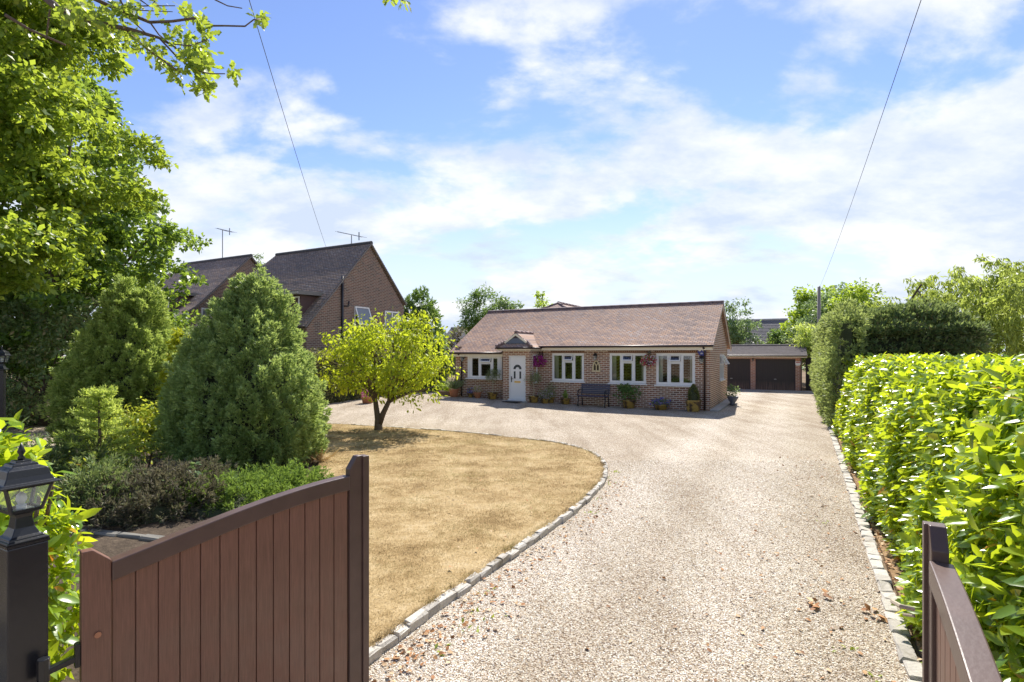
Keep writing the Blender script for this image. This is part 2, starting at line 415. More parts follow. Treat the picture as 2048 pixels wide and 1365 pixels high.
def gatewood():
    m, t = new('stained gate wood')
    s = t.n('ShaderNodeMapping', {'Vector': t.co, 'Scale': (14, 14, .7)}).outputs[0]
    g = t.noise(s, 5, 6, .6); big = t.noise(t.co, 2.2, 3)
    rnd = t.n('ShaderNodeNewGeometry').outputs['Random Per Island']
    col = t.mix(g, (.15, .072, .048, 1), (.23, .11, .075, 1))
    col = t.mix(t.maprange(big, .35, .7), col, (.22, .10, .068, 1))
    col = t.mix(1, col, t.ramp(rnd, [(0, .82), (1, 1.2)]), 'MULTIPLY')
    s2 = t.n('ShaderNodeMapping', {'Vector': t.co, 'Scale': (30, 30, 1.1)}).outputs[0]; g2 = t.noise(s2, 7, 5, .7)
    col = t.mix(1, col, t.ramp(g2, [(.3, .72), (.7, 1.25)]), 'MULTIPLY')
    s3 = t.n('ShaderNodeSeparateXYZ', {0: t.co}).outputs[2]
    dust = t.math('MULTIPLY', t.maprange(s3, 1.1, .2), t.maprange(t.noise(t.co, 3.5, 5, .7), .35, .7)); col = t.mix(t.math('MULTIPLY', dust, .35), col, (.24, .18, .14, 1))
    chip = t.maprange(t.noise(t.co, 55, 3, .7), .76, .80); col = t.mix(t.math('MULTIPLY', chip, .6), col, (.45, .38, .33, 1))
    t.surf(principled(t, col, t.maprange(big, .2, .8, .30, .5), .5, bump=g, bstr=.25, bdist=.003)); return m
GATE = gatewood()
GATED = simple('dark gate rail', (.105, .062, .05), .36, var=.3, scale=9)
POSTM = simple('black gloss post', (.018, .018, .022), .26, .5, var=.3, scale=6)

def garagedoor():
    m, t = new('slatted garage door')
    s = t.n('ShaderNodeSeparateXYZ', {0: t.co}); wv = t.math('FRACT', t.math('MULTIPLY', s.outputs[0], 1 / .09))
    gr = t.maprange(t.math('ABSOLUTE', t.math('SUBTRACT', wv, .5)), .40, .5)
    st = t.noise(t.n('ShaderNodeMapping', {'Vector': t.co, 'Scale': (9, 9, .6)}).outputs[0], 2, 5)
    wear = t.math('MULTIPLY', t.maprange(s.outputs[2], .55, .05), t.maprange(st, .3, .6), clamp=True)
    col = t.mix(st, (.020, .016, .020, 1), (.045, .036, .034, 1)); col = t.mix(wear, col, (.24, .155, .11, 1))
    col = t.mix(gr, col, (.008, .007, .008, 1))
    t.surf(principled(t, col, .5, .5, bump=t.math('SUBTRACT', 1., gr), bstr=.6, bdist=.012)); return m
GDOOR = garagedoor()

def tracks(t, col):
    """worn wheel tracks: two paler compacted bands up the drive, browner loose stone between"""
    s_ = t.n('ShaderNodeSeparateXYZ', {0: t.co}).outputs
    a = t.math('SUBTRACT', t.math('MULTIPLY', s_[0], cu), t.math('MULTIPLY', s_[1], su))
    wob = t.math('MULTIPLY', t.math('SUBTRACT', t.noise(t.co, .35, 3), .5), 1.0); a = t.math('ADD', a, wob)
    d = t.math('MINIMUM', t.math('ABSOLUTE', t.math('ADD', a, .55)), t.math('ABSOLUTE', t.math('ADD', a, 2.15)))
    rag = t.math('ADD', d, t.math('MULTIPLY', t.math('SUBTRACT', t.noise(t.co, 5, 5, .7), .5), .55))
    return t.mix(1, col, t.ramp(t.maprange(rag, .1, .8), [(0, (1.08, 1.08, 1.09)), (.45, (1, .995, .98)), (1, (.89, .86, .82))]), 'MULTIPLY')
def gravelmat():
    m, t = new('pea gravel')
    v1 = t.n('ShaderNodeTexVoronoi', {'Vector': t.co, 'Scale': 88., 'Randomness': 1.})
    v2 = t.n('ShaderNodeTexVoronoi', {'Vector': t.co, 'Scale': 46., 'Randomness': 1.})
    r1 = t.n('ShaderNodeSeparateColor', {0: v1.outputs[1]}).outputs[0]; r2 = t.n('ShaderNodeSeparateColor', {0: v2.outputs[1]}).outputs[1]
    pal = [(0, (.07, .045, .028)), (.13, (.22, .145, .085)), (.3, (.42, .335, .235)), (.55, (.60, .535, .425)), (.78, (.73, .69, .595)), (.9, (.84, .80, .74)), (1, (.38, .35, .32))]
    col = t.mix(.22, t.ramp(r1, pal), t.ramp(r2, pal))
    gap_shade = t.maprange(v1.outputs[0], .45, .85); col = t.mix(t.math('MULTIPLY', gap_shade, .5), col, (.13, .09, .06, 1))  # tiny shadows between the stones, painted as darker gaps
    mp = t.n('ShaderNodeMapping', {'Vector': t.co, 'Rotation': (0, 0, TH), 'Scale': (1.0, .16, 1)}).outputs[0]
    trk = t.noise(mp, 1.5, 4, .6); col = t.mix(1, col, t.ramp(trk, [(.3, (.76, .71, .65)), (.5, (1, .99, .98)), (.7, (1.16, 1.16, 1.17))]), 'MULTIPLY')
    big = t.noise(t.co, .6, 4, .6); col = t.mix(1, col, t.ramp(big, [(.25, (.86, .82, .78)), (.7, (1.1, 1.1, 1.1))]), 'MULTIPLY')
    col = tracks(t, col)
    h = t.math('SUBTRACT', t.math('MULTIPLY', r1, .4), v1.outputs[0])
    t.surf(principled(t, col, .85, .25, bump=h, bstr=.8, bdist=.012)); return m
GRAVEL = gravelmat()
def pebblemat():
    m, t = new('loose pebble'); rnd = t.n('ShaderNodeNewGeometry').outputs['Random Per Island']
    col = t.ramp(rnd, [(0, (.06, .04, .025)), (.14, (.22, .145, .085)), (.32, (.42, .335, .235)), (.58, (.60, .535, .425)), (.8, (.74, .70, .605)), (.92, (.86, .82, .76)), (1, (.36, .33, .30))])
    col = tracks(t, col)
    t.surf(principled(t, col, .75, .3)); return m
PEBBLE = pebblemat()

def lawnmat():
    m, t = new('parched lawn')
    n1 = t.noise(t.co, 1.3, 5, .65); n2 = t.noise(t.co, 9, 6, .7); n3 = t.noise(t.co, 55, 4, .7)
    f = t.math('ADD', t.math('ADD', t.math('MULTIPLY', n1, .5), t.math('MULTIPLY', n2, .4)), t.math('MULTIPLY', n3, .35))
    col = t.ramp(f, [(.45, (.17, .105, .045)), (.56, (.32, .22, .10)), (.66, (.45, .33, .17)), (.8, (.58, .46, .28))])
    gr = t.maprange(t.noise(t.co, .75, 5, .7), .6, .74); col = t.mix(t.math('MULTIPLY', gr, .45), col, (.22, .20, .05, 1))
    t.surf(principled(t, col, .95, .1, bump=n3, bstr=.6, bdist=.02)); return m
LAWN = lawnmat()
def blademat():
    m, t = new('dry grass blade'); rnd = t.n('ShaderNodeNewGeometry').outputs['Random Per Island']
    patch = t.math('ADD', t.math('MULTIPLY', t.noise(t.co, 1.3, 5, .65), .65), t.math('MULTIPLY', t.noise(t.co, 5.5, 5, .7), .35))
    f = t.math('ADD', t.math('MULTIPLY', rnd, .26), t.math('MULTIPLY', t.maprange(patch, .42, .57), .74))
    col = t.ramp(f, [(0, (.19, .135, .065)), (.28, (.34, .25, .13)), (.6, (.48, .375, .21)), (1, (.66, .55, .36))])
    gr = t.maprange(t.noise(t.co, 1.1, 5, .7), .47, .60); col = t.mix(t.math('MULTIPLY', gr, t.math('MULTIPLY', t.math('GREATER_THAN', rnd, .35), .75)), col, (.27, .255, .09, 1))
    p = principled(t, col, .7, .2); tr = t.n('ShaderNodeBsdfTranslucent', {'Color': col}).outputs[0]
    t.surf(t.n('ShaderNodeMixShader', {0: .45, 1: p, 2: tr}).outputs[0]); return m
BLADE = blademat()
def soilmat():
    m, t = new('dry garden soil')
    n1 = t.noise(t.co, .5, 5, .6); n2 = t.noise(t.co, 14, 6, .7)
    col = t.ramp(t.math('ADD', t.math('MULTIPLY', n1, .6), t.math('MULTIPLY', n2, .4)), [(.35, (.12, .085, .055)), (.55, (.24, .175, .115)), (.7, (.34, .26, .17))])
    t.surf(principled(t, col, .95, .1, bump=n2, bstr=.7, bdist=.03)); return m
SOIL = soilmat()
def shademulch():  # dark litter, with the shade over the bed put into its colour
    m, t = new('shade darkened mulch')
    n2 = t.noise(t.co, 18, 6, .75); n1 = t.noise(t.co, 1.1, 4)
    col = t.ramp(t.math('ADD', t.math('MULTIPLY', n1, .4), t.math('MULTIPLY', n2, .6)), [(.35, (.05, .038, .028)), (.55, (.11, .083, .06)), (.72, (.22, .17, .12))])
    t.surf(principled(t, col, .95, .1, bump=n2, bstr=.8, bdist=.03)); return m
SHADEMULCH = shademulch()
def litsoil():
    m, t = new('leaf strewn soil')
    n2 = t.noise(t.co, 26, 6, .75); n1 = t.noise(t.co, 3, 4)
    col = t.ramp(t.math('ADD', t.math('MULTIPLY', n1, .4), t.math('MULTIPLY', n2, .6)), [(.35, (.13, .085, .05)), (.5, (.34, .22, .12)), (.65, (.50, .34, .19))])
    t.surf(principled(t, col, .95, .1, bump=n2, bstr=.8, bdist=.03)); return m
LITSOIL = litsoil()
def stonemat():
    m, t = new('granite sett'); rnd = t.n('ShaderNodeNewGeometry').outputs['Random Per Island']
    n = t.noise(t.co, 30, 5, .7); col = t.mix(n, (.36, .335, .30, 1), (.68, .65, .59, 1))
    col = t.mix(1, col, t.ramp(rnd, [(0, (.72, .70, .67)), (.5, (.95, .93, .9)), (1, (1.12, 1.1, 1.06))]), 'MULTIPLY')
    st = t.maprange(t.noise(t.co, 6, 4, .7), .56, .75); col = t.mix(t.math('MULTIPLY', st, .7), col, (.17, .14, .085, 1))
    t.surf(principled(t, col, .85, .25, bump=n, bstr=.7, bdist=.014)); return m
SETT = stonemat()

LAUREL = leafmat('laurel leaf', [(0, (.05, .12, .025)), (.25, (.10, .19, .02)), (.7, (.17, .26, .02)), (.93, (.24, .30, .03)), (.975, (.38, .34, .03)), (.983, (.46, .15, .02)), (1, (.42, .13, .02))], (.66, .78, .03), .44, .26, .55)
CHERRY = leafmat('cherry leaf', [(0, (.10, .17, .02)), (.5, (.19, .26, .025)), (.9, (.31, .33, .04)), (1, (.38, .34, .05))], (.62, .70, .035), .48, .5)
OAKL = leafmat('oak leaf', [(0, (.05, .11, .018)), (.5, (.10, .175, .025)), (.92, (.17, .23, .04)), (1, (.26, .25, .05))], (.54, .66, .06), .44, .42, .5)
OAKD = leafmat('maple leaf', [(0, (.04, .085, .022)), (.6, (.075, .14, .03)), (1, (.13, .19, .045))], (.42, .58, .06), .40, .36, .5)
CYPR = leafmat('cypress spray', [(0, (.14, .22, .06)), (.6, (.26, .34, .10)), (1, (.38, .44, .15))], (.60, .72, .15), .38, .5, .4)
CYPB = leafmat('bluish cypress spray', [(0, (.14, .225, .09)), (.6, (.235, .325, .125)), (1, (.35, .42, .17))], (.58, .70, .18), .38, .5, .4)
GOLD = leafmat('golden spray', [(0, (.20, .26, .02)), (1, (.40, .42, .03))], (.6, .62, .03), .45, .6, .3)
FIRL = leafmat('fir needle', [(0, (.22, .32, .07)), (1, (.40, .47, .12))], (.72, .82, .15), .45, .55)
RHOD = leafmat('shrub leaf', [(0, (.09, .17, .025)), (.7, (.20, .27, .03)), (.9, (.30, .32, .05)), (1, (.34, .16, .05))], (.68, .72, .07), .44, .4)
PURP = leafmat('bronze heath spray', [(0, (.09, .08, .06)), (.6, (.14, .12, .095)), (1, (.13, .17, .07))], (.22, .20, .11), .3, .7, .2)
JUNI = leafmat('juniper spray', [(0, (.07, .13, .03)), (.7, (.12, .20, .04)), (1, (.20, .27, .06))], (.32, .46, .07), .36, .6)
WILL = leafmat('willow leaf', [(0, (.15, .20, .04)), (.6, (.24, .30, .06)), (1, (.34, .37, .09))], (.58, .68, .12), .42, .5)
HEDGD = leafmat('dark hedge spray', [(0, (.08, .13, .055)), (.7, (.14, .20, .075)), (1, (.26, .19, .12))], (.34, .43, .12), .34, .55)
HEDGL = leafmat('pale hedge spray', [(0, (.16, .22, .08)), (1, (.28, .34, .13))], (.5, .58, .16), .4, .6)
HEDGB = leafmat('beech hedge leaf', [(0, (.09, .10, .035)), (.6, (.15, .15, .05)), (1, (.22, .14, .07))], (.32, .34, .08), .34, .6)
TREEG = leafmat('mid green leaf', [(0, (.09, .17, .025)), (.6, (.16, .25, .035)), (1, (.26, .33, .05))], (.55, .70, .06), .44, .5)
TREEB = leafmat('blue green leaf', [(0, (.07, .13, .06)), (1, (.14, .21, .10))], (.32, .44, .14), .38, .5)
DARKT = leafmat('far dark foliage', [(0, (.05, .11, .035)), (1, (.11, .19, .055))], (.28, .42, .07), .36, .6)
OLIV = leafmat('olive leaf', [(0, (.12, .16, .07)), (1, (.24, .28, .14))], (.38, .44, .18), .38, .5)
TOPI = leafmat('topiary sprig', [(0, (.09, .11, .03)), (1, (.17, .18, .05))], (.26, .28, .06), .3, .6)
STRAW = leafmat('dry stem', [(0, (.30, .20, .09)), (1, (.46, .33, .16))], (.4, .28, .12), .3, .7)
LITTER = leafmat('fallen leaf', [(0, (.16, .075, .03)), (.35, (.30, .13, .045)), (.7, (.40, .24, .11)), (1, (.55, .42, .26))], (.3, .14, .05), .15, .7)
WEED = leafmat('weed leaf', [(0, (.14, .2, .03)), (1, (.28, .33, .05))], (.5, .58, .06), .4, .6)
FPUR = leafmat('magenta petal', [(0, (.24, .012, .16)), (.8, (.42, .03, .30)), (1, (.6, .15, .5))], (.5, .05, .35), .35, .6)
FRED = leafmat('red and white petal', [(0, (.38, .015, .05)), (.5, (.45, .02, .07)), (.52, (.8, .78, .76)), (1, (.85, .8, .8))], (.5, .15, .15), .35, .6)
FBLU = leafmat('violet petal', [(0, (.06, .05, .32)), (.7, (.14, .12, .5)), (1, (.5, .5, .75))], (.15, .12, .5), .35, .6)
FPEA = leafmat('peach petal', [(0, (.7, .45, .3)), (1, (.8, .72, .55))], (.6, .4, .25), .35, .6)
FWHI = leafmat('white petal', [(0, (.75, .72, .75)), (1, (.6, .3, .5))], (.6, .5, .6), .35, .6)

# ------------------------------------------------------------------ setting: ground, gravel, lawn, kerbs
def kerb_a(b): return .62 + .012 * (b - 4)
g = MB(); g.poly([(-400, -120, -.03), (400, -120, -.03), (400, 700, -.03), (-400, 700, -.03)])
tag(g.build('ground', SOIL), kind='structure')

na, nb = 60, 70
aa = np.linspace(-16.6, 1, na); bb = np.linspace(-9, 34, nb)
V = []
for b in bb:
    for i, a in enumerate(aa):
        a2 = min(a, kerb_a(b)) if i < na - 1 else kerb_a(b) + .03
        x, y = XY(a2, b); V.append((x, y, float(gz(a2, b))))
ii = np.arange(na * nb).reshape(nb, na)
F = np.stack([ii[:-1, :-1], ii[:-1, 1:], ii[1:, 1:], ii[1:, :-1]], -1).reshape(-1, 4)
tag(np_mesh('gravel_driveway', np.array(V), [F], GRAVEL, smooth=True), kind='structure')

def smooth_path(pts, n=8):
    pts = [Vector((*p, 0)) for p in pts]; out = []
    for i in range(len(pts) - 1):
        p0, p1, p2, p3 = pts[max(i - 1, 0)], pts[i], pts[i + 1], pts[min(i + 2, len(pts) - 1)]
        for k in range(n):
            s_ = k / n
            out.append(.5 * ((2 * p1) + (p2 - p0) * s_ + (2 * p0 - 5 * p1 + 4 * p2 - p3) * s_ ** 2 + (3 * p1 - p0 - 3 * p2 + p3) * s_ ** 3))
    out.append(pts[-1]); return [(p.x, p.y) for p in out]
edge_px = [(640, 1392), (745, 1314), (800, 1274), (850, 1236), (920, 1186), (1000, 1130), (1070, 1080), (1140, 1031), (1190, 986), (1211, 953), (1206, 928),
           (1178, 907), (1120, 891), (1050, 882), (960, 872), (880, 865), (760, 857), (650, 850), (500, 842), (380, 838)]
edge = smooth_path([gp(*p) for p in edge_px], 10)
lawn_poly = edge + [(-9.5, 14.6), (-8.4, 12.2), (-6.6, 11.9), (-3.9, 11.2), (-3.4, 9.2), (-3.5, 7.2), (-3.9, 5.9), (-3.6, 4.9), (-2.6, 4.1), (-1.8, 3.4)]
LZ = .053
g = MB(); g.poly([(x, y, LZ) for x, y in lawn_poly]); lawn = g.build('lawn', LAWN)
bm = bmesh.new(); bm.from_mesh(lawn.data); bmesh.ops.triangulate(bm, faces=bm.faces); bm.to_mesh(lawn.data); bm.free()
tag(lawn, kind='structure')
lp = np.array(lawn_poly)
def inside(poly, x, y):
    r = np.zeros(len(x), bool); n = len(poly); j = n - 1
    for i in range(n):
        xi, yi = poly[i]; xj, yj = poly[j]
        c = ((yi > y) != (yj > y)) & (x < (xj - xi) * (y - yi) / (yj - yi + 1e-12) + xi); r ^= c; j = i
    return r
rs = np.random.RandomState(3)
n = 420000
x = rs.uniform(-5.5, 2.2, n); y = 3.2 + 12.5 * rs.uniform(0, 1, n) ** 1.35
k = inside(lp, x, y); x, y = x[k], y[k]; n = len(x)
hgt = .013 * rs.uniform(.4, 1.6, n) + .008 * (y / 10)
D = np.stack([rs.normal(size=n) * 1.3, rs.normal(size=n) * 1.3, np.full(n, 1.)], 1)
V, F = leaves(np.stack([x, y, np.full(n, LZ - .003)], 1), D, rdir(rs, n), hgt * 1.3, .13)
ed = np.array(edge); ne = 9000; q = rs.uniform(0, len(ed) - 45, ne); qi = q.astype(int); ep = ed[qi] + (ed[qi + 1] - ed[qi]) * (q - qi)[:, None]
clump = .5 + .5 * np.sin(q * 1.9) * np.sin(q * .73 + 1); kk = rs.uniform(0, 1, ne) < clump; ep = ep[kk]; ne = len(ep)
ctr = np.array([-2., 7.]); inw = unit(ctr - ep); ep = ep + inw * rs.uniform(.02, .11, (ne, 1))
V2, F2 = leaves(np.column_stack([ep, np.full(ne, LZ)]), np.column_stack([-inw * .8 + rs.normal(size=(ne, 2)) * .6, np.full(ne, .7)]), rdir(rs, ne), rs.uniform(.02, .065, ne), .09)
V, F = merge([(V, F), (V2, F2)])
tag(np_mesh('grass', V, F, BLADE), 'dry straw coloured grass of the lawn', 'grass', kind='stuff')

def setts(path, width, hgt, length, seed, zf=None):
    rs_ = random.Random(seed); mb = MB(); pts = [Vector((*p, 0)) for p in path]
    acc = 0; i = 0; cur = pts[0]; start = cur
    seglen = [(pts[k + 1] - pts[k]).length for k in range(len(pts) - 1)]; tot = sum(seglen)
    def at(s_):
        s_ = max(0, min(tot, s_))
        for k, L in enumerate(seglen):
            if s_ <= L or k == len(seglen) - 1: return pts[k].lerp(pts[k + 1], s_ / max(L, 1e-6))
            s_ -= L
    s_ = 0
    while s_ < tot - .05:
        L = length * rs_.uniform(.75, 1.3); p, q = at(s_ + .003), at(s_ + L - .003); d = (q - p).normalized(); nx = Vector((d.y, -d.x, 0))
        w_ = width * rs_.uniform(.88, 1.08); off = rs_.uniform(-.01, .01); h = hgt + rs_.uniform(-.012, .012); zb = -.05
        bz = zf(p) if zf else 0
        b = len(mb.v); j = lambda: rs_.uniform(-.009, .009)
        for z, ins in ((zb, 0), (h - .014, 0), (h, .012)):
            for e, sg in ((p, 1), (q, -1)):
                for sd_ in (-1, 1):
                    c = e + d * (sg * ins) + nx * (sd_ * (w_ / 2 - ins) + off); mb.vert((c.x + j(), c.y + j(), bz + z + (j() if z > 0 else 0)))
        # order per ring: p-,p+,q-,q+
        for r_ in (0, 4):
            for u_, v_ in ((0, 1), (1, 3), (3, 2), (2, 0)): mb.f.append([b + r_ + u_, b + r_ + v_, b + r_ + 4 + v_, b + r_ + 4 + u_])
        mb.f.append([b + 8, b + 9, b + 11, b + 10]); s_ += L
    return mb
tag(setts(edge, .078, .066, .18, 1).build('kerb', SETT), kind='structure')
rk = [XY(kerb_a(b) + .06, b) for b in np.linspace(-3, 32.6, 30)]
tag(setts(rk, .115, .022, .20, 2).build('kerb', SETT), kind='structure')
bed = smooth_path([gp(*p) for p in [(60, 1052), (150, 1064), (230, 1074), (330, 1086), (440, 1105), (560, 1100), (640, 1020)]], 6)
tag(setts(bed, .1, .05, .45, 5).build('kerb', simple('shade darkened edging', (.17, .16, .14), .9)), kind='structure')  # concrete edging, its colour darkened to stand for shade on it
g = MB()
g.extr([(*XY(kerb_a(b) + .14, b), -.02) for b in (-6, 33)] + [(*XY(kerb_a(b) + 1.6, b), -.02) for b in (33, -6)], (0, 0, .045))
tag(g.build('soil_border', LITSOIL), kind='structure')
# worn path under the trees on the left
g = MB(); g.poly([(*gp(*p), .026) for p in [(-300, 862), (60, 852), (170, 862), (150, 900), (-300, 905)]])
tag(g.build('path', GRAVEL), kind='structure')

bedp = [(-1.0, 2.9), (-1.75, 3.38)] + lawn_poly[:len(edge) - 1:-1][1:] + [(-10.3, 17.15), (-14, 18), (-22, 15), (-22, 1.5)]
g = MB(); g.poly([(x, y, .02) for x, y in bedp]); o = g.build('planting_bed', SHADEMULCH)
bm = bmesh.new(); bm.from_mesh(o.data); bmesh.ops.triangulate(bm, faces=bm.faces); bm.to_mesh(o.data); bm.free()
tag(o, kind='structure')
rs = np.random.RandomState(8)                          # loose pebbles close to the camera
n = 210000
y = 3.0 + 7.5 * rs.uniform(0, 1, n) ** 1.7; x = rs.uniform(-1.6, 6.2, n)
a_, b_ = cu * x - su * y, su * x + cu * y
k = ~inside(lp, x, y) & (a_ < kerb_a(b_) + .02) & (np.abs(x / y) < 1.0); x, y = x[k], y[k]; n = len(x)
base = np.array([[1, 0, 0], [0, 1, 0], [-1, 0, 0], [0, -1, 0], [0, 0, .75], [.0, .0, -.5]])
sz = rs.uniform(.0028, .0058, n) * (1 + .05 * y); an = rs.uniform(0, 6.28, n)
ax_ = rs.uniform(.8, 1.5, n)
c, s_ = np.cos(an), np.sin(an)
bx = base[None, :, 0] * ax_[:, None]; by = np.broadcast_to(base[None, :, 1], bx.shape)
V = np.stack([x[:, None] + sz[:, None] * (bx * c[:, None] - by * s_[:, None]), y[:, None] + sz[:, None] * (bx * s_[:, None] + by * c[:, None]),
              sz[:, None] * .3 + sz[:, None] * np.broadcast_to(base[None, :, 2], bx.shape)], -1).reshape(-1, 3)
o6 = np.arange(n)[:, None] * 6
F = np.concatenate([o6 + np.array([q]) for q in ((0, 1, 4), (1, 2, 4), (2, 3, 4), (3, 0, 4))])
tag(np_mesh('gravel', V, [F], PEBBLE, smooth=True), 'loose beige pebbles of the gravel drive', 'gravel', kind='stuff')

# fallen leaves along the kerbs and on the gravel
rs = np.random.RandomState(12)
pts = []
for _ in range(1300):
    b = 3 + 15 * rs.uniform() ** 1.6; a = kerb_a(b) + .12 + abs(rs.normal()) * .16; pts.append((*XY(a, b), .034))
for _ in range(260):
    b = 2.5 + 10 * rs.uniform(); a = kerb_a(b) - abs(rs.normal()) * .7; pts.append((*XY(a, b), .008))
for _ in range(420):
    p = edge[int(rs.uniform(8, 90))]; q = Vector(p) + Vector((abs(rs.normal()) * .22 + .06, -abs(rs.normal()) * .16 - .02)); pts.append((q.x, q.y, .008))
for _ in range(130):
    q = (rs.uniform(-1, 3.5), rs.uniform(3.2, 9)); pts.append((*q, .085 if inside(lp, np.array([q[0]]), np.array([q[1]]))[0] else .008))
for _ in range(240):
    pts.append((rs.uniform(-3.4, -1.8), rs.uniform(2.6, 4.6), -.02))
for px, py in ((1622, 1212), (1648, 1196), (1630, 1222), (1752, 1238), (1742, 1226)): pts += [(*gp(px + rs.uniform(-6, 6), py + rs.uniform(-4, 4)), .02) for _ in range(4)]
pts = np.array(pts); n = len(pts)
D = rs.normal(size=(n, 3)) * np.array([1, 1, .12]); N = rs.normal(size=(n, 3)) * .35 + np.array([0, 0, 1])
sz = rs.uniform(.02, .05, n); sz[-20:] = rs.uniform(.05, .09, 20)
V, F = leaves(pts + np.array([0, 0, .006]), D, N, sz, .6, 'laurel', .12)
tag(np_mesh('fallen_leaves', V, F, LITTER), 'scattered brown dry leaves along the kerbs', 'fallen leaves', kind='stuff')
# weeds along the kerb
C_, D_, L_ = [], [], []
for px, py, m_ in ((1180, 1025, 26), (1215, 955, 14), (1228, 945, 16), (1220, 968, 14), (946, 1225, 14), (975, 1185, 12), (930, 1258, 12), (1060, 1085, 10), (1705, 1300, 12), (1740, 1355, 10), (1653, 1048, 8), (1195, 1000, 14), (985, 1240, 9), (870, 1300, 10)):
    p = gp(px, py)
    for _ in range(m_ // 2):
        C_.append((p[0] + rs.normal() * .05, p[1] + rs.normal() * .05, .0)); D_.append((rs.normal(), rs.normal(), .7)); L_.append(rs.uniform(.02, .055))
V, F = leaves(np.array(C_), np.array(D_), np.tile((0, 0, 1.), (len(C_), 1)) + rs.normal(size=(len(C_), 3)) * .3, np.array(L_), .45)
tag(np_mesh('weeds', V, F, WEED), 'small green weeds sprouting along the stone kerb', 'weeds', kind='stuff')

# ------------------------------------------------------------------ roofs and windows used by every building
def roof_courses(mb, prof, a0, a1, gauge=.1, lip=.014):
    """tile courses climbing a profile [(b,z)...] from eave to ridge; a0,a1 = functions of s (0 eave..1 ridge)"""
    P_ = [Vector((0, b, z)) for b, z in prof]; L = [(P_[i + 1] - P_[i]).length for i in range(len(P_) - 1)]; T = sum(L)
    def at(s_):
        d = min(max(s_, 0), T)
        for i, l in enumerate(L):
            if d <= l or i == len(L) - 1: return P_[i].lerp(P_[i + 1], d / l), (P_[i + 1] - P_[i]).normalized()
            d -= l
    n = max(2, int(T / gauge))
    for i in range(n):
        s0, s1 = T * i / n, T * (i + 1) / n + .012
        p, d = at(s0); q, _ = at(min(s1, T)); up = Vector((0, -d.z, d.y)) if d.y > 0 else Vector((0, d.z, -d.y))
        if up.z < 0: up = -up
        lo, hi = p + up * lip, q + up * .002
        A0, A1, B0, B1 = a0(s0 / T), a1(s0 / T), a0(min(1, s1 / T)), a1(min(1, s1 / T))
        mb.poly([(A0, lo.y, lo.z), (A1, lo.y, lo.z), (B1, hi.y, hi.z), (B0, hi.y, hi.z)])
        mb.poly([(A0, p.y, p.z - .004), (A1, p.y, p.z - .004), (A1, lo.y, lo.z), (A0, lo.y, lo.z)])
    # underside
    for i in range(len(prof) - 1):
        (b0, z0), (b1, z1) = prof[i], prof[i + 1]
        s0, s1 = sum(L[:i]) / T, sum(L[:i + 1]) / T
        mb.poly([(a0(s0), b0, z0 - .05), (a1(s0), b0, z0 - .05), (a1(s1), b1, z1 - .05), (a0(s1), b1, z1 - .05)])
    return mb
def const(x): return lambda s_: x

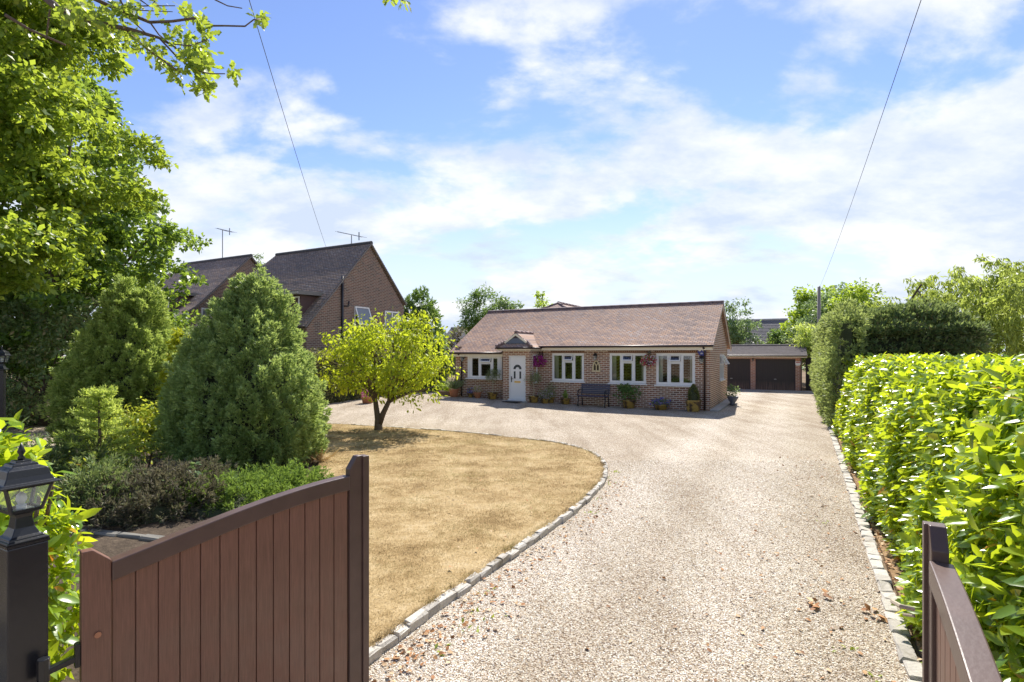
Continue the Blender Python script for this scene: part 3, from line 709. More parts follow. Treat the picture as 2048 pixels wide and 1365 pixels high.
def casement(parent, org, a0, a1, z0, z1, b, lights, open_top=(), sill=True, curtain=True, fw=.06, face='y', name='window', backd=.06):
    """white framed window in a front wall (plane y=b, outside towards -y); lights: fractions of the mullions; open_top: index of lights with a top vent"""
    f = MB(org); d0, d1 = b + .025, b + .025 + backd
    f.box(a0, a1, d0, d1, z0, z0 + fw); f.box(a0, a1, d0, d1, z1 - fw, z1)
    f.box(a0, a0 + fw, d0 + .0015, d1, z0 + fw, z1 - fw); f.box(a1 - fw, a1, d0 + .0015, d1, z0 + fw, z1 - fw)
    xs = [a0 + fw] + [a0 + (a1 - a0) * l for l in lights] + [a1 - fw]
    for x in xs[1:-1]: f.box(x - fw * .55, x + fw * .55, d0 + .0015, d1, z0 + fw, z1 - fw)
    win = None; panes = MB(org); sashes = []
    for i in range(len(xs) - 1):
        l, r = xs[i] + (fw * .55 if i else 0), xs[i + 1] - (fw * .55 if i < len(xs) - 2 else 0)
        zt = z1 - fw
        if i in open_top:
            zm = z1 - fw - (z1 - z0) * .23
            f.box(l, r, d0 + .003, d1, zm - .03, zm + .03)
            hh = zt - zm - .03; sashes.append((l, r, zm + .03, zt)); ztop = zm - .03
        else: ztop = zt
        s_ = .035
        f.box(l, r, d0 - .012, d0 + .02, z0 + fw, z0 + fw + s_); f.box(l, r, d0 - .012, d0 + .02, ztop - s_, ztop)
        f.box(l, l + s_, d0 - .0105, d0 + .02, z0 + fw + s_, ztop - s_); f.box(r - s_, r, d0 - .0105, d0 + .02, z0 + fw + s_, ztop - s_)
        panes.poly([(l + s_, d0 + .012, z0 + fw + s_), (r - s_, d0 + .012, z0 + fw + s_), (r - s_, d0 + .012, ztop - s_), (l + s_, d0 + .012, ztop - s_)])
    win = f.build(name, UPVC, parent)
    panes.build('pane', GLASS, win)
    for l, r, za, zb in sashes:                         # top-hung vents standing open
        tilt = R(24); H_ = zb - za; m = MB(org); e = .04
        def pt(x, h, off): return (x, d0 - .012 - math.sin(tilt) * (H_ - h) - off * math.cos(tilt), zb - math.cos(tilt) * (H_ - h) + off * math.sin(tilt) * -1)
        def br(x0, x1, h0, h1): m.extr([pt(x0, h0, 0), pt(x1, h0, 0), pt(x1, h1, 0), pt(x0, h1, 0)], (0, -.03 * math.cos(tilt), -.03 * math.sin(tilt)))
        br(l, r, 0, e); br(l, r, H_ - e, H_); br(l, l + e, e, H_ - e); br(r - e, r, e, H_ - e)
        sa = m.build('vent_sash', UPVC, win)
        gl = MB(org); gl.poly([pt(l + e, e, .012), pt(r - e, e, .012), pt(r - e, H_ - e, .012), pt(l + e, H_ - e, .012)]); gl.build('vent_pane', GLASS, win)
    if sill:
        sm = MB(org); sm.box(a0 - .06, a1 + .06, b - .075, b + .022, z0 - .055, z0 - .002); sm.build('sill', UPVC, win, bevel=.008)
    if curtain:
        for sx, ex in ((a0 + .05, a0 + (a1 - a0) * .15), (a1 - (a1 - a0) * .15, a1 - .05)):
            cm = MB(org); n = 16; row = []
            for i in range(n + 1):
                x = sx + (ex - sx) * i / n; yy = b + .2 + .022 * math.sin(i * 2.1); row.append((x, yy))
            for i in range(n): cm.poly([(row[i][0], row[i][1], z0 + .02), (row[i + 1][0], row[i + 1][1], z0 + .02), (row[i + 1][0], row[i + 1][1], z1 - .02), (row[i][0], row[i][1], z1 - .02)])
            cm.build('curtain', CURT, win, smooth=True)
    return win

# ------------------------------------------------------------------ the bungalow
BF, BR, RB = 20.54, 26.0, 23.24          # front wall, rear wall, ridge (distance up the drive)
AL, AR = -13.55, -2.77                    # left and right ends
AP0, AP1, BP = -10.86, -9.62, 19.62       # porch sides and front
BB = 20.08                                # front of the left bay section
RZ, EZ, EB = 4.17, 2.40, 20.22            # ridge height, main eave height and position
sl = (RZ - EZ) / (RB - EB)
BUO = (-8.2, 23.2, 0)
bung = thing('bungalow', 'long low red brick bungalow with tiled roof, white door and white windows', 'house', (*XY(BUO[0], BUO[1]), 0), -TH)
W1 = (A(1104, BF), A(1168, BF), .95, 2.10); W2 = (A(1219, BF), A(1292, BF), .93, 2.10); W3 = (A(1312, BF), A(1390, BF), .91, 2.10)
m = MB(BUO)
m.wall(BF, 'y', .28, AP1 - .02, AR, -.1, 2.42, [W1, W2, W3])
SW = (23.3, 24.7, 1.0, 2.05)
m.wall(AR - .28, 'x', .28, BF + .28, BR, -.1, 2.42, [SW])
m.wall(BR - .28, 'y', .28, AL, AR - .28, -.1, 2.42)
m.wall(AL, 'x', .28, BB, BR - .28, -.1, 2.42)
WB = (A(938, BB), A(1006, BB), 1.02, 1.97)
m.wall(BB, 'y', .28, AL + .28, AP0 + .02, -.1, 2.0, [WB])
m.extr([(AR, BF, 2.42), (AR, BR, 2.42), (AR, RB, RZ - .12)], (-.28, 0, 0)); m.extr([(AL, BB, 2.0), (AL, BR, 2.42), (AL, RB, RZ - .12)], (.28, 0, 0))
# porch walls
DA0, DA1, DZ0, DZ1 = A(1017.5, BP), A(1051, BP), .2, 2.0
m.wall(BP, 'y', .2, AP0, AP1, -.1, 2.28, [(DA0, DA1, .17, DZ1)])
PW = (BP + .3, BP + .78, .85, 2.05)
m.wall(AP1 - .2, 'x', .2, BP + .2, BF, -.1, 2.28, [PW]); m.wall(AP0, 'x', .2, BP + .2, BB + .3, -.1, 2.28)
m.build('wall', BRICK, bung)
# soldier courses over the windows
for q in (W1, W2, W3):
    sc_ = MB(BUO); x = q[0] - .05
    while x < q[1] + .03: sc_.box(x, x + .06, BF - .008, BF + .02, 2.112, 2.325); x += .075
    sc_.build('lintel', SOLD, bung)
fl = MB(BUO); fl.box(AL + .3, AR - .3, BF + .3, BR - .3, -.05, .14); fl.build('floor', DARKIN, bung)
ce = MB(BUO); ce.box(AL + .3, AR - .3, BF + .3, BR - .3, 2.3, 2.36); ce.build('ceiling', DARKIN, bung)
# roof: front slope (main and lower bay part), rear slope, rear wing
r = MB(BUO)
roof_courses(r, [(EB, EZ), (RB, RZ)], const(AP1 + .0), const(AR + .16))
bz = EZ - sl * (EB - (BB - .30))
roof_courses(r, [(BB - .30, bz), (RB, RZ)], const(AL - .14), const(AP1 + .0))
roof_courses(r, [(BR + .3, EZ - .06), (RB, RZ)], const(AL - .14), const(AR + .16))
wa, wz = -10.15, 4.53; wb = RB + (wz - RZ) / sl
r.poly([(wa - .72, RB - .02, RZ - .01), (wa + .72, RB - .02, RZ - .01), (wa, wb, wz)])
r.poly([(wa - .72, RB - .02, RZ - .01), (wa, wb, wz), (wa, 31, wz), (wa - 4, 31, 2.3), (wa - 4, 26, 2.3)])
r.poly([(wa + .72, RB - .02, RZ - .01), (wa, wb, wz), (wa, 31, wz), (wa + 4, 31, 2.3), (wa + 4, 26, 2.3)])
r.build('roof', TILE, bung, fix=False)
rd = MB(BUO)
def ridge(mb, p, q, rr=.085, n=7, seg=.42):
    p, q = Vector(p), Vector(q); d = (q - p); k = max(1, int(d.length / seg))
    for i in range(k):
        s0, s1 = p + d * (i / k), p + d * ((i + .985) / k); mb.tube([s0, s1], [rr, rr * .97], n)
ridge(rd, (AL - .15, RB, RZ + .0), (AR + .17, RB, RZ + .0)); ridge(rd, (wa, wb, wz), (wa, 31, wz)); 
ridge(rd, (wa, wb, wz - .01), (wa - .74, RB, RZ), .06); ridge(rd, (wa, wb, wz - .01), (wa + .74, RB, RZ), .06)
rd.build('ridge_tiles', simple('ridge tile', (.17, .12, .12), .8, scale=6), bung, smooth=True)
fs = MB(BUO)
fs.box(AP1 + .22, AR + .12, EB + .03, EB + .055, EZ - .185, EZ - .015); fs.box(AP1 + .22, AR + .1, EB + .056, BF - .003, EZ - .183, EZ - .165)
fs.box(AL - .1, AP0 - .12, BB - .27, BB - .245, bz - .19, bz - .012); fs.box(AL - .1, AP0 - .1, BB - .244, BB - .003, bz - .188, bz - .17)
fs.build('fascia', FASCIA, bung)
bgb = MB(BUO)
for aa_, e0 in ((AR + .13, (EB, EZ)), (AL - .13, (BB - .3, bz))):
    bgb = MB(BUO); bgb.bar((aa_, e0[0], e0[1] - .085), (aa_, RB, RZ - .085), .03, .15, (0, 0, 1)); bgb.bar((aa_, RB, RZ - .085), (aa_, BR + .3, EZ - .06 - .085), .03, .15, (0, 0, 1))
    bgb.build('bargeboard', VERGE, bung)
gu = MB(BUO)
gu.tube([(AP1 + .2, EB - .05, EZ - .035), (AR + .16, EB - .05, EZ - .035)], .042, 8); gu.tube([(AL - .12, BB - .35, bz - .035), (AP0 - .12, BB - .35, bz - .035)], .045, 8)
gu.build('gutter', GUTTER, bung, smooth=True)
for pts in ([(AR - .18, EB - .05, EZ - .08), (AR - .18, BF - .05, EZ - .28), (AR - .18, BF - .05, .02)], [(AL + .35, BB - .33, bz - .07), (AL + .35, BB - .05, bz - .25), (AL + .35, BB - .05, .2)]):
    MB(BUO).tube(pts, .036, 8).build('downpipe', GUTTER, bung, smooth=True)
casement(bung, BUO, *W1, BF, (.36, .68), (1,)); casement(bung, BUO, *W2, BF, (.34, .66), (1,)); casement(bung, BUO, *W3, BF, (.34, .66), (1,))
casement(bung, BUO, *WB, BB - .14, (.10, .37, .72, .92), (2,), curtain=False, backd=.12)
# side windows (porch side light, gable side window standing open)
sw = MB(BUO); x = AP1 - .06
for z_ in (PW[2], PW[3] - .05): sw.box(x, x + .05, PW[0], PW[1], z_, z_ + .05)
for y_ in (PW[0], PW[1] - .05): sw.box(x + .001, x + .049, y_, y_ + .05, PW[2] + .05, PW[3] - .05)
sw = sw.build('window', UPVC, bung); q = MB(BUO); q.poly([(x + .03, PW[0], PW[2]), (x + .03, PW[1], PW[2]), (x + .03, PW[1], PW[3]), (x + .03, PW[0], PW[3])]); q.build('pane', GLASS, sw)
sw = MB(BUO); x = AR - .05
for z_ in (SW[2], 1.62, SW[3] - .05): sw.box(x, x + .06, SW[0], SW[1], z_, z_ + .05)
for y_ in (SW[0], 23.75, 24.2, SW[1] - .05): sw.box(x + .002, x + .058, y_, y_ + .05, SW[2] + .05, SW[3] - .05)
sw.box(x - .002, x + .12, SW[0] - .05, SW[1] + .05, SW[2] - .05, SW[2] - .002)
for y_ in (23.35, 24.25):
    for k in range(2): sw.bar((x + .07, y_ + .04 + k * .33, 2.0), (x + .27, y_ + .04 + k * .33, 1.66), .04, .04)
    sw.bar((x + .27, y_, 1.66), (x + .27, y_ + .42, 1.66), .045, .045)
sw = sw.build('window', UPVC, bung); q = MB(BUO); q.poly([(x + .03, SW[0], SW[2]), (x + .03, SW[1], SW[2]), (x + .03, SW[1], SW[3]), (x + .03, SW[0], SW[3])])
for y_ in (23.35, 24.25): q.poly([(x + .08, y_, 2.0), (x + .08, y_ + .42, 2.0), (x + .28, y_ + .42, 1.66), (x + .28, y_, 1.66)])
q.build('pane', GLASS, sw)
# porch roof: low hipped skirt with a gablet over the door
pr = MB(BUO); pe = 2.34; o_ = .2; rz_ = 2.98; am = (AP0 + AP1) / 2; e0, e1, bf = AP0 - o_, AP1 + o_, BP - .26
sk = .33; 
pr.extr([(e0, bf, pe), (e1, bf, pe), (e1, bf, pe - .03), (e0, bf, pe - .03)], (0, 1.2, 0))
zt = pe + .22
pr.poly([(e0, bf, pe), (e1, bf, pe), (e1 - sk, bf + sk, zt), (e0 + sk, bf + sk, zt)])
pr.poly([(e0, bf, pe), (e0 + sk, bf + sk, zt), (e0 + sk, bf + 2.2, zt), (e0, bf + 2.2, pe)]); pr.poly([(e1, bf, pe), (e1 - sk, bf + sk, zt), (e1 - sk, bf + 2.2, zt), (e1, bf + 2.2, pe)])
gf = bf + .22
pr.extr([(e0 + sk - .12, gf, zt - .08), (am, gf, rz_), (am, gf, rz_ - .06), (e0 + sk - .06, gf, zt - .12)], (0, 2.3, 0)); pr.extr([(e1 - sk + .12, gf, zt - .08), (am, gf, rz_), (am, gf, rz_ - .06), (e1 - sk + .06, gf, zt - .12)], (0, 2.3, 0))
pr = pr.build('porch_roof', TILE, bung)
hip = MB(BUO)
for sgn, ex in ((1, e0), (-1, e1)):
    hip = MB(BUO)
    for i in range(4):
        p0 = Vector((ex, bf, pe + .03)).lerp(Vector((ex + sgn * sk, bf + sk, zt + .03)), i / 4); p1 = Vector((ex, bf, pe + .03)).lerp(Vector((ex + sgn * sk, bf + sk, zt + .03)), (i + .9) / 4)
        hip.tube([p0, p1 + Vector((0, 0, .02))], [.075, .055], 7)
    hip.build('hip_tiles', HIPT, pr, smooth=True)
hip = MB(BUO)
for i in range(5): hip.tube([(am, gf + i * .4, rz_), (am, gf + i * .4 + .38, rz_)], .065, 7)
hip.build('ridge_tiles', HIPT, pr, smooth=True)
gb = MB(BUO)
gb.bar((e0 + sk - .02, gf - .012, zt - .03), (am, gf - .012, rz_ - .1), .022, .075, (0, 0, 1)); gb.build('gable_board', FASCIA, pr); gb = MB(BUO); gb.bar((e1 - sk + .02, gf - .012, zt - .03), (am, gf - .012, rz_ - .1), .022, .075, (0, 0, 1))
gb.build('gable_board', FASCIA, pr)
gb = MB(BUO); gb.extr([(e0 + sk, gf + .02, zt - .02), (e1 - sk, gf + .02, zt - .02), (am, gf + .02, rz_ - .1)], (0, .05, 0)); gb.build('gable_panel', TIMBER, pr)
gb = MB(BUO); gb.extr([(e0 + sk + .02, bf + sk - .12, zt - .06), (e1 - sk - .02, bf + sk - .12, zt - .06), (e1 - sk - .14, gf + .015, zt + .13), (e0 + sk + .14, gf + .015, zt + .13)], (0, 0, .03)); gb.build('flashing', LEAD, pr)
gb = MB(BUO); gb.box(e0 + .03, e1 - .03, bf + .03, bf + .05, pe - .13, pe - .032); gb.box(e1 - .05, e1 - .03, bf + .052, BF - .1, pe - .13, pe - .032); gb.box(e0 + .03, e1 - .03, bf + .053, BP - .003, pe - .125, pe - .11); gb.build('porch_fascia', FASCIA, pr)
MB(BUO).tube([(e0, bf - .03, pe - .03), (e1, bf - .03, pe - .03)], .04, 8).tube([(e1 + .03, bf, pe - .03), (e1 + .03, BF - .2, pe - .03)], .04, 8).build('porch_gutter', GUTTER, pr, smooth=True)
# front door
fr = MB(BUO); y0 = BP + .03
fr.box(DA0, DA0 + .05, y0, y0 + .07, DZ0, DZ1); fr.box(DA1 - .05, DA1, y0, y0 + .07, DZ0, DZ1); fr.box(DA0 + .05, DA1 - .05, y0 + .001, y0 + .07, DZ1 - .05, DZ1); fr.box(DA0 - .02, DA1 + .02, BP - .05, y0 + .07, DZ0 - .06, DZ0 - .001)
fr.build('door_frame', UPVC, bung)
l, r_ = DA0 + .055, DA1 - .055; cxd = (l + r_) / 2; wd = r_ - l
d = MB(BUO); d.box(l, r_, y0 + .012, y0 + .055, DZ0 + .005, DZ1 - .055)
for za, zb in ((DZ0 + .12, DZ0 + .62),):
    for q in ((l + .1, r_ - .1, za, za + .02), (l + .1, r_ - .1, zb - .02, zb), (l + .1, l + .12, za + .02, zb - .02), (r_ - .12, r_ - .1, za + .02, zb - .02)): d.box(q[0], q[1], y0 + .004, y0 + .012, q[2], q[3])
door = d.build('door', UPVC, bung, bevel=.004)
fanp = [(cxd + .19 * math.cos(R(k)), y0 + .006, DZ1 - .56 + .19 * math.sin(R(k))) for k in range(0, 181, 15)] + [(cxd + .085 * math.cos(R(k)), y0 + .006, DZ1 - .56 + .085 * math.sin(R(k))) for k in range(180, -1, -15)]
pn = MB(BUO)
for i in range(12): pn.poly([fanp[i], fanp[i + 1], fanp[24 - i], fanp[25 - i]])
for s_ in (-1, 1): pn.box(cxd + s_ * .13 - .04, cxd + s_ * .13 + .04, y0 + .004, y0 + .010, DZ1 - .95, DZ1 - .65)
pn.build('door_pane', simple('obscure door glass', (.05, .06, .07), .12), door)
MB(BUO).box(cxd - .14, cxd + .14, y0 - .002, y0 + .0115, DZ1 - 1.12, DZ1 - 1.05).build('letter_plate', BRASS, door)
MB(BUO).box(l + .04, l + .075, y0 - .006, y0 + .0115, DZ1 - 1.1, DZ1 - .86).box(l + .045, l + .15, y0 - .04, y0 - .02, DZ1 - .97, DZ1 - .95).box(l + .05, l + .07, y0 - .02, y0 - .007, DZ1 - .97, DZ1 - .95).build('handle', BLACKM, door)
# step and mat
sx = XY((DA0 + DA1) / 2, BP - .2)
g = MB(BUO); g.box(AP0 + .12, AP1 - .1, BP - .28, BP - .004, -.02, .15); g.build('doorstep', CONC, bung, bevel=.01)
g = MB(); g.box(-.36, .36, -.2, .2, 0, .018)
o = tag(g.build('doormat', MATT), 'dark doormat on the gravel in front of the white front door', 'doormat'); ma = XY(DA0 + .42, BP - .52); o.location = (*ma, float(gz(DA0, BP)) + .006); o.rotation_euler = (0, 0, -TH)
# concrete strip at the foot of the gable
MB(BUO).box(AR + .003, AR + .34, BF - .05, BR, -.02, .05).build('paving_strip', CONC, bung)

# ---- fittings on the bungalow wall
def wall_lantern(name, label, a, b, z, s=1.0, group='wall lanterns'):
    """lantern hung on a bracket; wall plane behind it at +y"""
    t_ = thing(name, label, 'lantern', (*XY(a, b), z), -TH, group)
    MB().lathe([(.05, -.02), (.055, 0), (.03, .02)], (0, -.01, 0), 10).box(-.035 * s, .035 * s, -.014, -.001, -.09 * s, .12 * s).tube([(0, -.01, -.04), (0, -.09, -.07), (0, -.12 * s, .03)], .011, 6).build('bracket', BLACKM, t_)
    c = (0, -.13 * s, 0)
    MB().lathe([(.04 * s, -.16 * s), (.058 * s, -.155 * s), (.058 * s, -.145 * s)], c, 6).build('lantern_base', BLACKM, t_); MB().lathe([(.1 * s, .02 * s), (.095 * s, .04 * s), (.04 * s, .1 * s), (.015 * s, .12 * s), (.01 * s, .16 * s)], c, 6).build('lantern_cap', BLACKM, t_)
    MB().lathe([(.055 * s, -.145 * s), (.085 * s, .02 * s)], c, 6).build('lantern_glass', LANTG, t_)
    return t_
def lantglass():
    m, t = new('lantern glass'); p = principled(t, (.80, .82, .80, 1), .08, .6); tr = t.n('ShaderNodeBsdfTransparent', {'Color': (.9, .93, .93, 1)}).outputs[0]
    t.surf(t.n('ShaderNodeMixShader', {0: .2, 1: tr, 2: p}).outputs[0]); return m
LANTG = lantglass()
wall_lantern('wall_lantern', 'dark wall lantern on the brick left of the bay window', A(927.5, BB), BB, 1.92, 1.1)
wall_lantern('wall_lantern', 'black wall lantern above the arched ornament between two windows', A(1192, BF), BF, 1.98, 1.0)
wall_lantern('wall_lantern', 'black wall lantern under the blue alarm box at the right corner', A(1403.5, BF), BF, 1.88, 1.0)

t_ = thing('alarm_box', 'blue burglar alarm box with white marks high on the right corner', 'alarm box', (*XY(A(1404, BF), BF), 2.16), -TH)
MB().extr([(-.14, -.001, .09), (.14, -.001, .09), (.15, -.001, -.02), (.07, -.001, -.15), (-.07, -.001, -.15), (-.15, -.001, -.02)], (0, -.07, 0)).build('cover', BLUEBOX, t_, bevel=.012)
for s_ in (-1, 1):
    mk = MB(); mk.extr([(s_ * .07 + .045 * math.cos(R(k)), -.0711, .04 + .03 * math.sin(R(k))) for k in range(0, 360, 30)], (0, -.002, 0)); mk.build('emblem', WHITE, t_)
mk = MB(); mk.box(-.05, .05, -.073, -.0711, -.085, -.07); mk.build('emblem', WHITE, t_)
mk = MB(); mk.box(-.035, .035, -.073, -.0711, -.055, -.045)
mk.build('emblem', WHITE, t_)

t_ = thing('wall_ornament', 'pale gothic arched ornament on the brick beneath a wall lantern', 'ornament', (*XY(A(1193, BF), BF), 1.36), -TH)
arch = lambda s_, w_, h_: [(-w_, 0), (w_, 0), (w_, h_ * .45), (w_ * .8, h_ * .7), (w_ * .42, h_ * .9), (0, h_), (-w_ * .42, h_ * .9), (-w_ * .8, h_ * .7), (-w_, h_ * .45)]
o_, i_ = arch(0, .165, .46), [(x * .68, y * .78 + .055) for x, y in arch(0, .165, .46)]
mk = MB(); n = len(o_)
for k in range(n):
    j = (k + 1) % n; mk.extr([(o_[k][0], -.002, o_[k][1]), (o_[j][0], -.002, o_[j][1]), (i_[j][0], -.002, i_[j][1]), (i_[k][0], -.002, i_[k][1])], (0, -.045, 0))
mk.bar((0, -.022, .05), (0, -.022, .24), .03, .03); mk.bar((0, -.022, .24), (-.08, -.022, .36), .03, .03); mk.bar((0, -.022, .24), (.08, -.022, .36), .03, .03)
mk.build('arch_frame', STONE, t_)
mk = MB(); mk.extr([(x, -.003, y) for x, y in i_], (0, -.006, 0)); mk.build('back_panel', simple('mirror dark', (.08, .06, .05), .2), t_)

def flower_mass(rs, c, rad, n, size, mat, name, parent, green=None, gn=0):
    p, d = blob_pts(rs, n, c, rad, .5); V, F = leaves(p, d + rs.normal(size=(n, 3)) * .5, d + rs.normal(size=(n, 3)) * .4, size * rs.uniform(.7, 1.3, n), .8)
    o = np_mesh(name, V, F, mat, parent)
    if green:
        p, d = blob_pts(rs, gn, c, [x * .98 for x in rad], .2); V, F = leaves(p, d + rs.normal(size=(gn, 3)) * .7, rdir(rs, gn), size * 1.2 * rs.uniform(.7, 1.3, gn), .4)
        np_mesh('foliage', V, F, green, parent)
    return o
rs = np.random.RandomState(21)
def hanging_basket(label, px, b, z, fm, rad, n):
    a = A(px, b); t_ = thing('hanging_basket', label, 'hanging basket', (*XY(a, b - .3), z), -TH, 'hanging baskets on the bungalow')
    MB().tube([(0, .29, .28), (0, 0, .36), (0, -.01, .3)], .012, 6).tube([(0, .295, .05), (0, .02, .33)], .009, 6).box(-.02, .02, .285, .299, 0, .4).build('bracket', BLACKM, t_)
    MB().lathe([(.03, -.18), (.11, -.14), (.16, -.03), (.165, 0)], (0, 0, 0), 14).build('basket', SOILM, t_, smooth=True)
    MB().tube([(.15, 0, 0), (0, 0, .3)], .004, 4).tube([(-.15, 0, 0), (0, 0, .3)], .004, 4).tube([(0, .15, 0), (0, 0, .3)], .004, 4).build('chain', BLACKM, t_)
    flower_mass(rs, (0, 0, -.02), rad, n, .06, fm, 'flowers', t_, RHOD, 160)
hanging_basket('hanging basket of magenta flowers beside the porch', 1085, BF, 1.78, FPUR, (.27, .24, .21), 520)
hanging_basket('hanging basket of red and white flowers between the two right windows', 1300, BF, 1.83, FRED, (.27, .24, .21), 460)

# ------------------------------------------------------------------ pots and bench along the front
def at_house(px, b, lift=0.):
    a = A(px, b); return (*XY(a, b), float(gz(a, b)) + lift)
def round_pot(t_, r0, r1, h, mat, rim=.02, name='pot'):
    MB().lathe([(r0 * .9, 0), (r0, .01), (r1 * .97, h * .82), (r1, h * .84), (r1 + rim, h * .86), (r1 + rim, h), (r1 - .01, h), (r1 - .02, h - .03)], (0, 0, 0), 20).build(name, mat, t_, smooth=True)
    MB().lathe([(r1 - .015, h - .05), (r1 - .018, h - .04), (.01, h - .03)], (0, 0, 0), 14).build('soil', SOILM, t_)
def lollipop(label, px, b, h, cr, group):
    t_ = thing('potted_tree', label, 'potted tree', at_house(px, b), -TH, group)
    round_pot(t_, .17, .225, .29, GLAZE)
    MB().tube([(0, 0, .24), (.015, .01, .5), (-.01, 0, h)], [.022, .018, .014], 7).build('stem', simple('pale stem', (.4, .34, .24), .8), t_)
    cl, _ = blob_pts(rs, 46, (0, 0, h + .1), (cr, cr, cr * .8), .4, .2); V, F = crown(rs, cl, 16, .16, .075, .28, .8); np_mesh('crown', V, F, OLIV, t_)
lollipop('standard olive tree in a glazed pot left of the front door', 985, BP + .05, .93, .32, 'standard trees flanking the door')
lollipop('standard olive tree in a glazed pot right of the front door', 1067, BP + .12, .93, .28, 'standard trees flanking the door')

t_ = thing('potted_plant', 'orange terracotta pot with an arching strappy plant at the left end', 'potted plant', at_house(908, BB - .4), -TH)
round_pot(t_, .15, .22, .36, TERRA)
n = 130; D = rs.normal(size=(n, 3)) * np.array([.8, .8, .2]) + np.array([0, 0, .9]); V, F = leaves(rs.normal(size=(n, 3)) * .04 + np.array([0, 0, .34]), D, rdir(rs, n), rs.uniform(.35, .85, n), .06, bend=.3); np_mesh('foliage', V, F, OLIV, t_)
t_ = thing('planter', 'low wooden trough of pale green bushy plants at the left corner', 'planter', at_house(890, BB - .1), -TH)
MB().box(-.3, .3, -.14, .14, 0, .22).build('trough', simple('trough wood', (.22, .14, .09), .8), t_, bevel=.01)
cl, _ = blob_pts(rs, 22, (0, 0, .42), (.3, .16, .24), .3); V, F = crown(rs, cl, 20, .16, .1, .4); np_mesh('foliage', V, F, TREEG, t_)
t_ = thing('potted_plant', 'small terracotta pot of peach flowers below the bay window', 'potted plant', at_house(955, BB - .35), -TH)
round_pot(t_, .11, .17, .24, TERRA); flower_mass(rs, (0, 0, .37), (.2, .2, .15), 160, .05, FPEA, 'flowers', t_, RHOD, 110)
t_ = thing('potted_plant', 'small clump of violet flowers next to the peach flower pot', 'potted plant', at_house(941, BB - .3), -TH)
round_pot(t_, .09, .13, .18, GLAZE); flower_mass(rs, (0, 0, .29), (.15, .15, .13), 120, .05, FBLU, 'flowers', t_, RHOD, 60)
t_ = thing('potted_plant', 'pot of white and pink trailing flowers right of the porch', 'potted plant', at_house(1090, BP + .25), -TH)
round_pot(t_, .14, .18, .2, GLAZE); flower_mass(rs, (0, 0, .36), (.36, .26, .24), 120, .055, FWHI, 'flowers', t_, OLIV, 420)
t_ = thing('potted_plant', 'feathery green plant in a dark pot beneath the left window', 'potted plant', at_house(1102, BP + .6), -TH)
round_pot(t_, .12, .16, .25, GLAZE); cl, _ = blob_pts(rs, 24, (0, 0, .55), (.22, .2, .32), .3); V, F = crown(rs, cl, 18, .18, .08, .2); np_mesh('foliage', V, F, OLIV, t_)
t_ = thing('potted_plant', 'dwarf conifer in a small round pot left of the bench', 'potted plant', at_house(1131, BP + .6), -TH)
round_pot(t_, .16, .2, .24, GLAZE)
V, F = plume_shrub(rs, (0, 0, .2), egg_surface(.15, .36), 40, 14, .1, .045, .3); np_mesh('foliage', V, F, CYPR, t_)
t_ = thing('potted_plant', 'large leafy shrub in a glazed pot between bench and right windows', 'potted plant', at_house(1258, BP + .55), -TH)
round_pot(t_, .2, .26, .32, GLAZE); cl, _ = blob_pts(rs, 30, (-.05, 0, .62), (.42, .28, .32), .3); V, F = crown(rs, cl, 16, .2, .13, .32); np_mesh('foliage', V, F, DARKT, t_)
t_ = thing('potted_plant', 'low wide pot brimming with blue violet flowers under the right windows', 'potted plant', at_house(1322, BP + .55), -TH)
round_pot(t_, .2, .27, .2, GLAZE); flower_mass(rs, (0, 0, .27), (.36, .3, .15), 190, .055, FBLU, 'flowers', t_, TREEB, 260)
t_ = thing('topiary', 'clipped conical topiary in a square glazed pot near the right corner', 'potted plant', at_house(1387, BP + .5), -TH)
MB().lathe([(.19, 0), (.19, .03), (.235, .36), (.25, .37), (.25, .42), (.225, .42), (.22, .38)], (0, 0, 0), sq=True).build('pot', GLAZE, t_, bevel=.01)
core(MB(), .22, .62, (0, 0, 0), .38, .85, 2.2, .7, .9).build('dark_core', COREM, t_)  # solid dark core inside the topiary
V, F = plume_shrub(rs, (0, 0, .38), egg_surface(.27, .66, 0, bot=.85, p=2.2, q=.7), 220, 10, .07, .04, .35); np_mesh('foliage', V, F, TOPI, t_)
t_ = thing('potted_plant', 'leafy green plant in a blue grey urn beside the gable wall', 'potted plant', (*XY(AR + .5, 23.2), .0), -TH)
MB().lathe([(.1, 0), (.14, .05), (.09, .1), (.2, .28), (.22, .36), (.2, .36)], (0, 0, 0), 16).build('urn', simple('urn glaze', (.10, .12, .16), .4), t_, smooth=True)
cl, _ = blob_pts(rs, 26, (0, 0, .54), (.2, .2, .26), .3); V, F = crown(rs, cl, 16, .16, .08, .45); np_mesh('foliage', V, F, TREEB, t_)

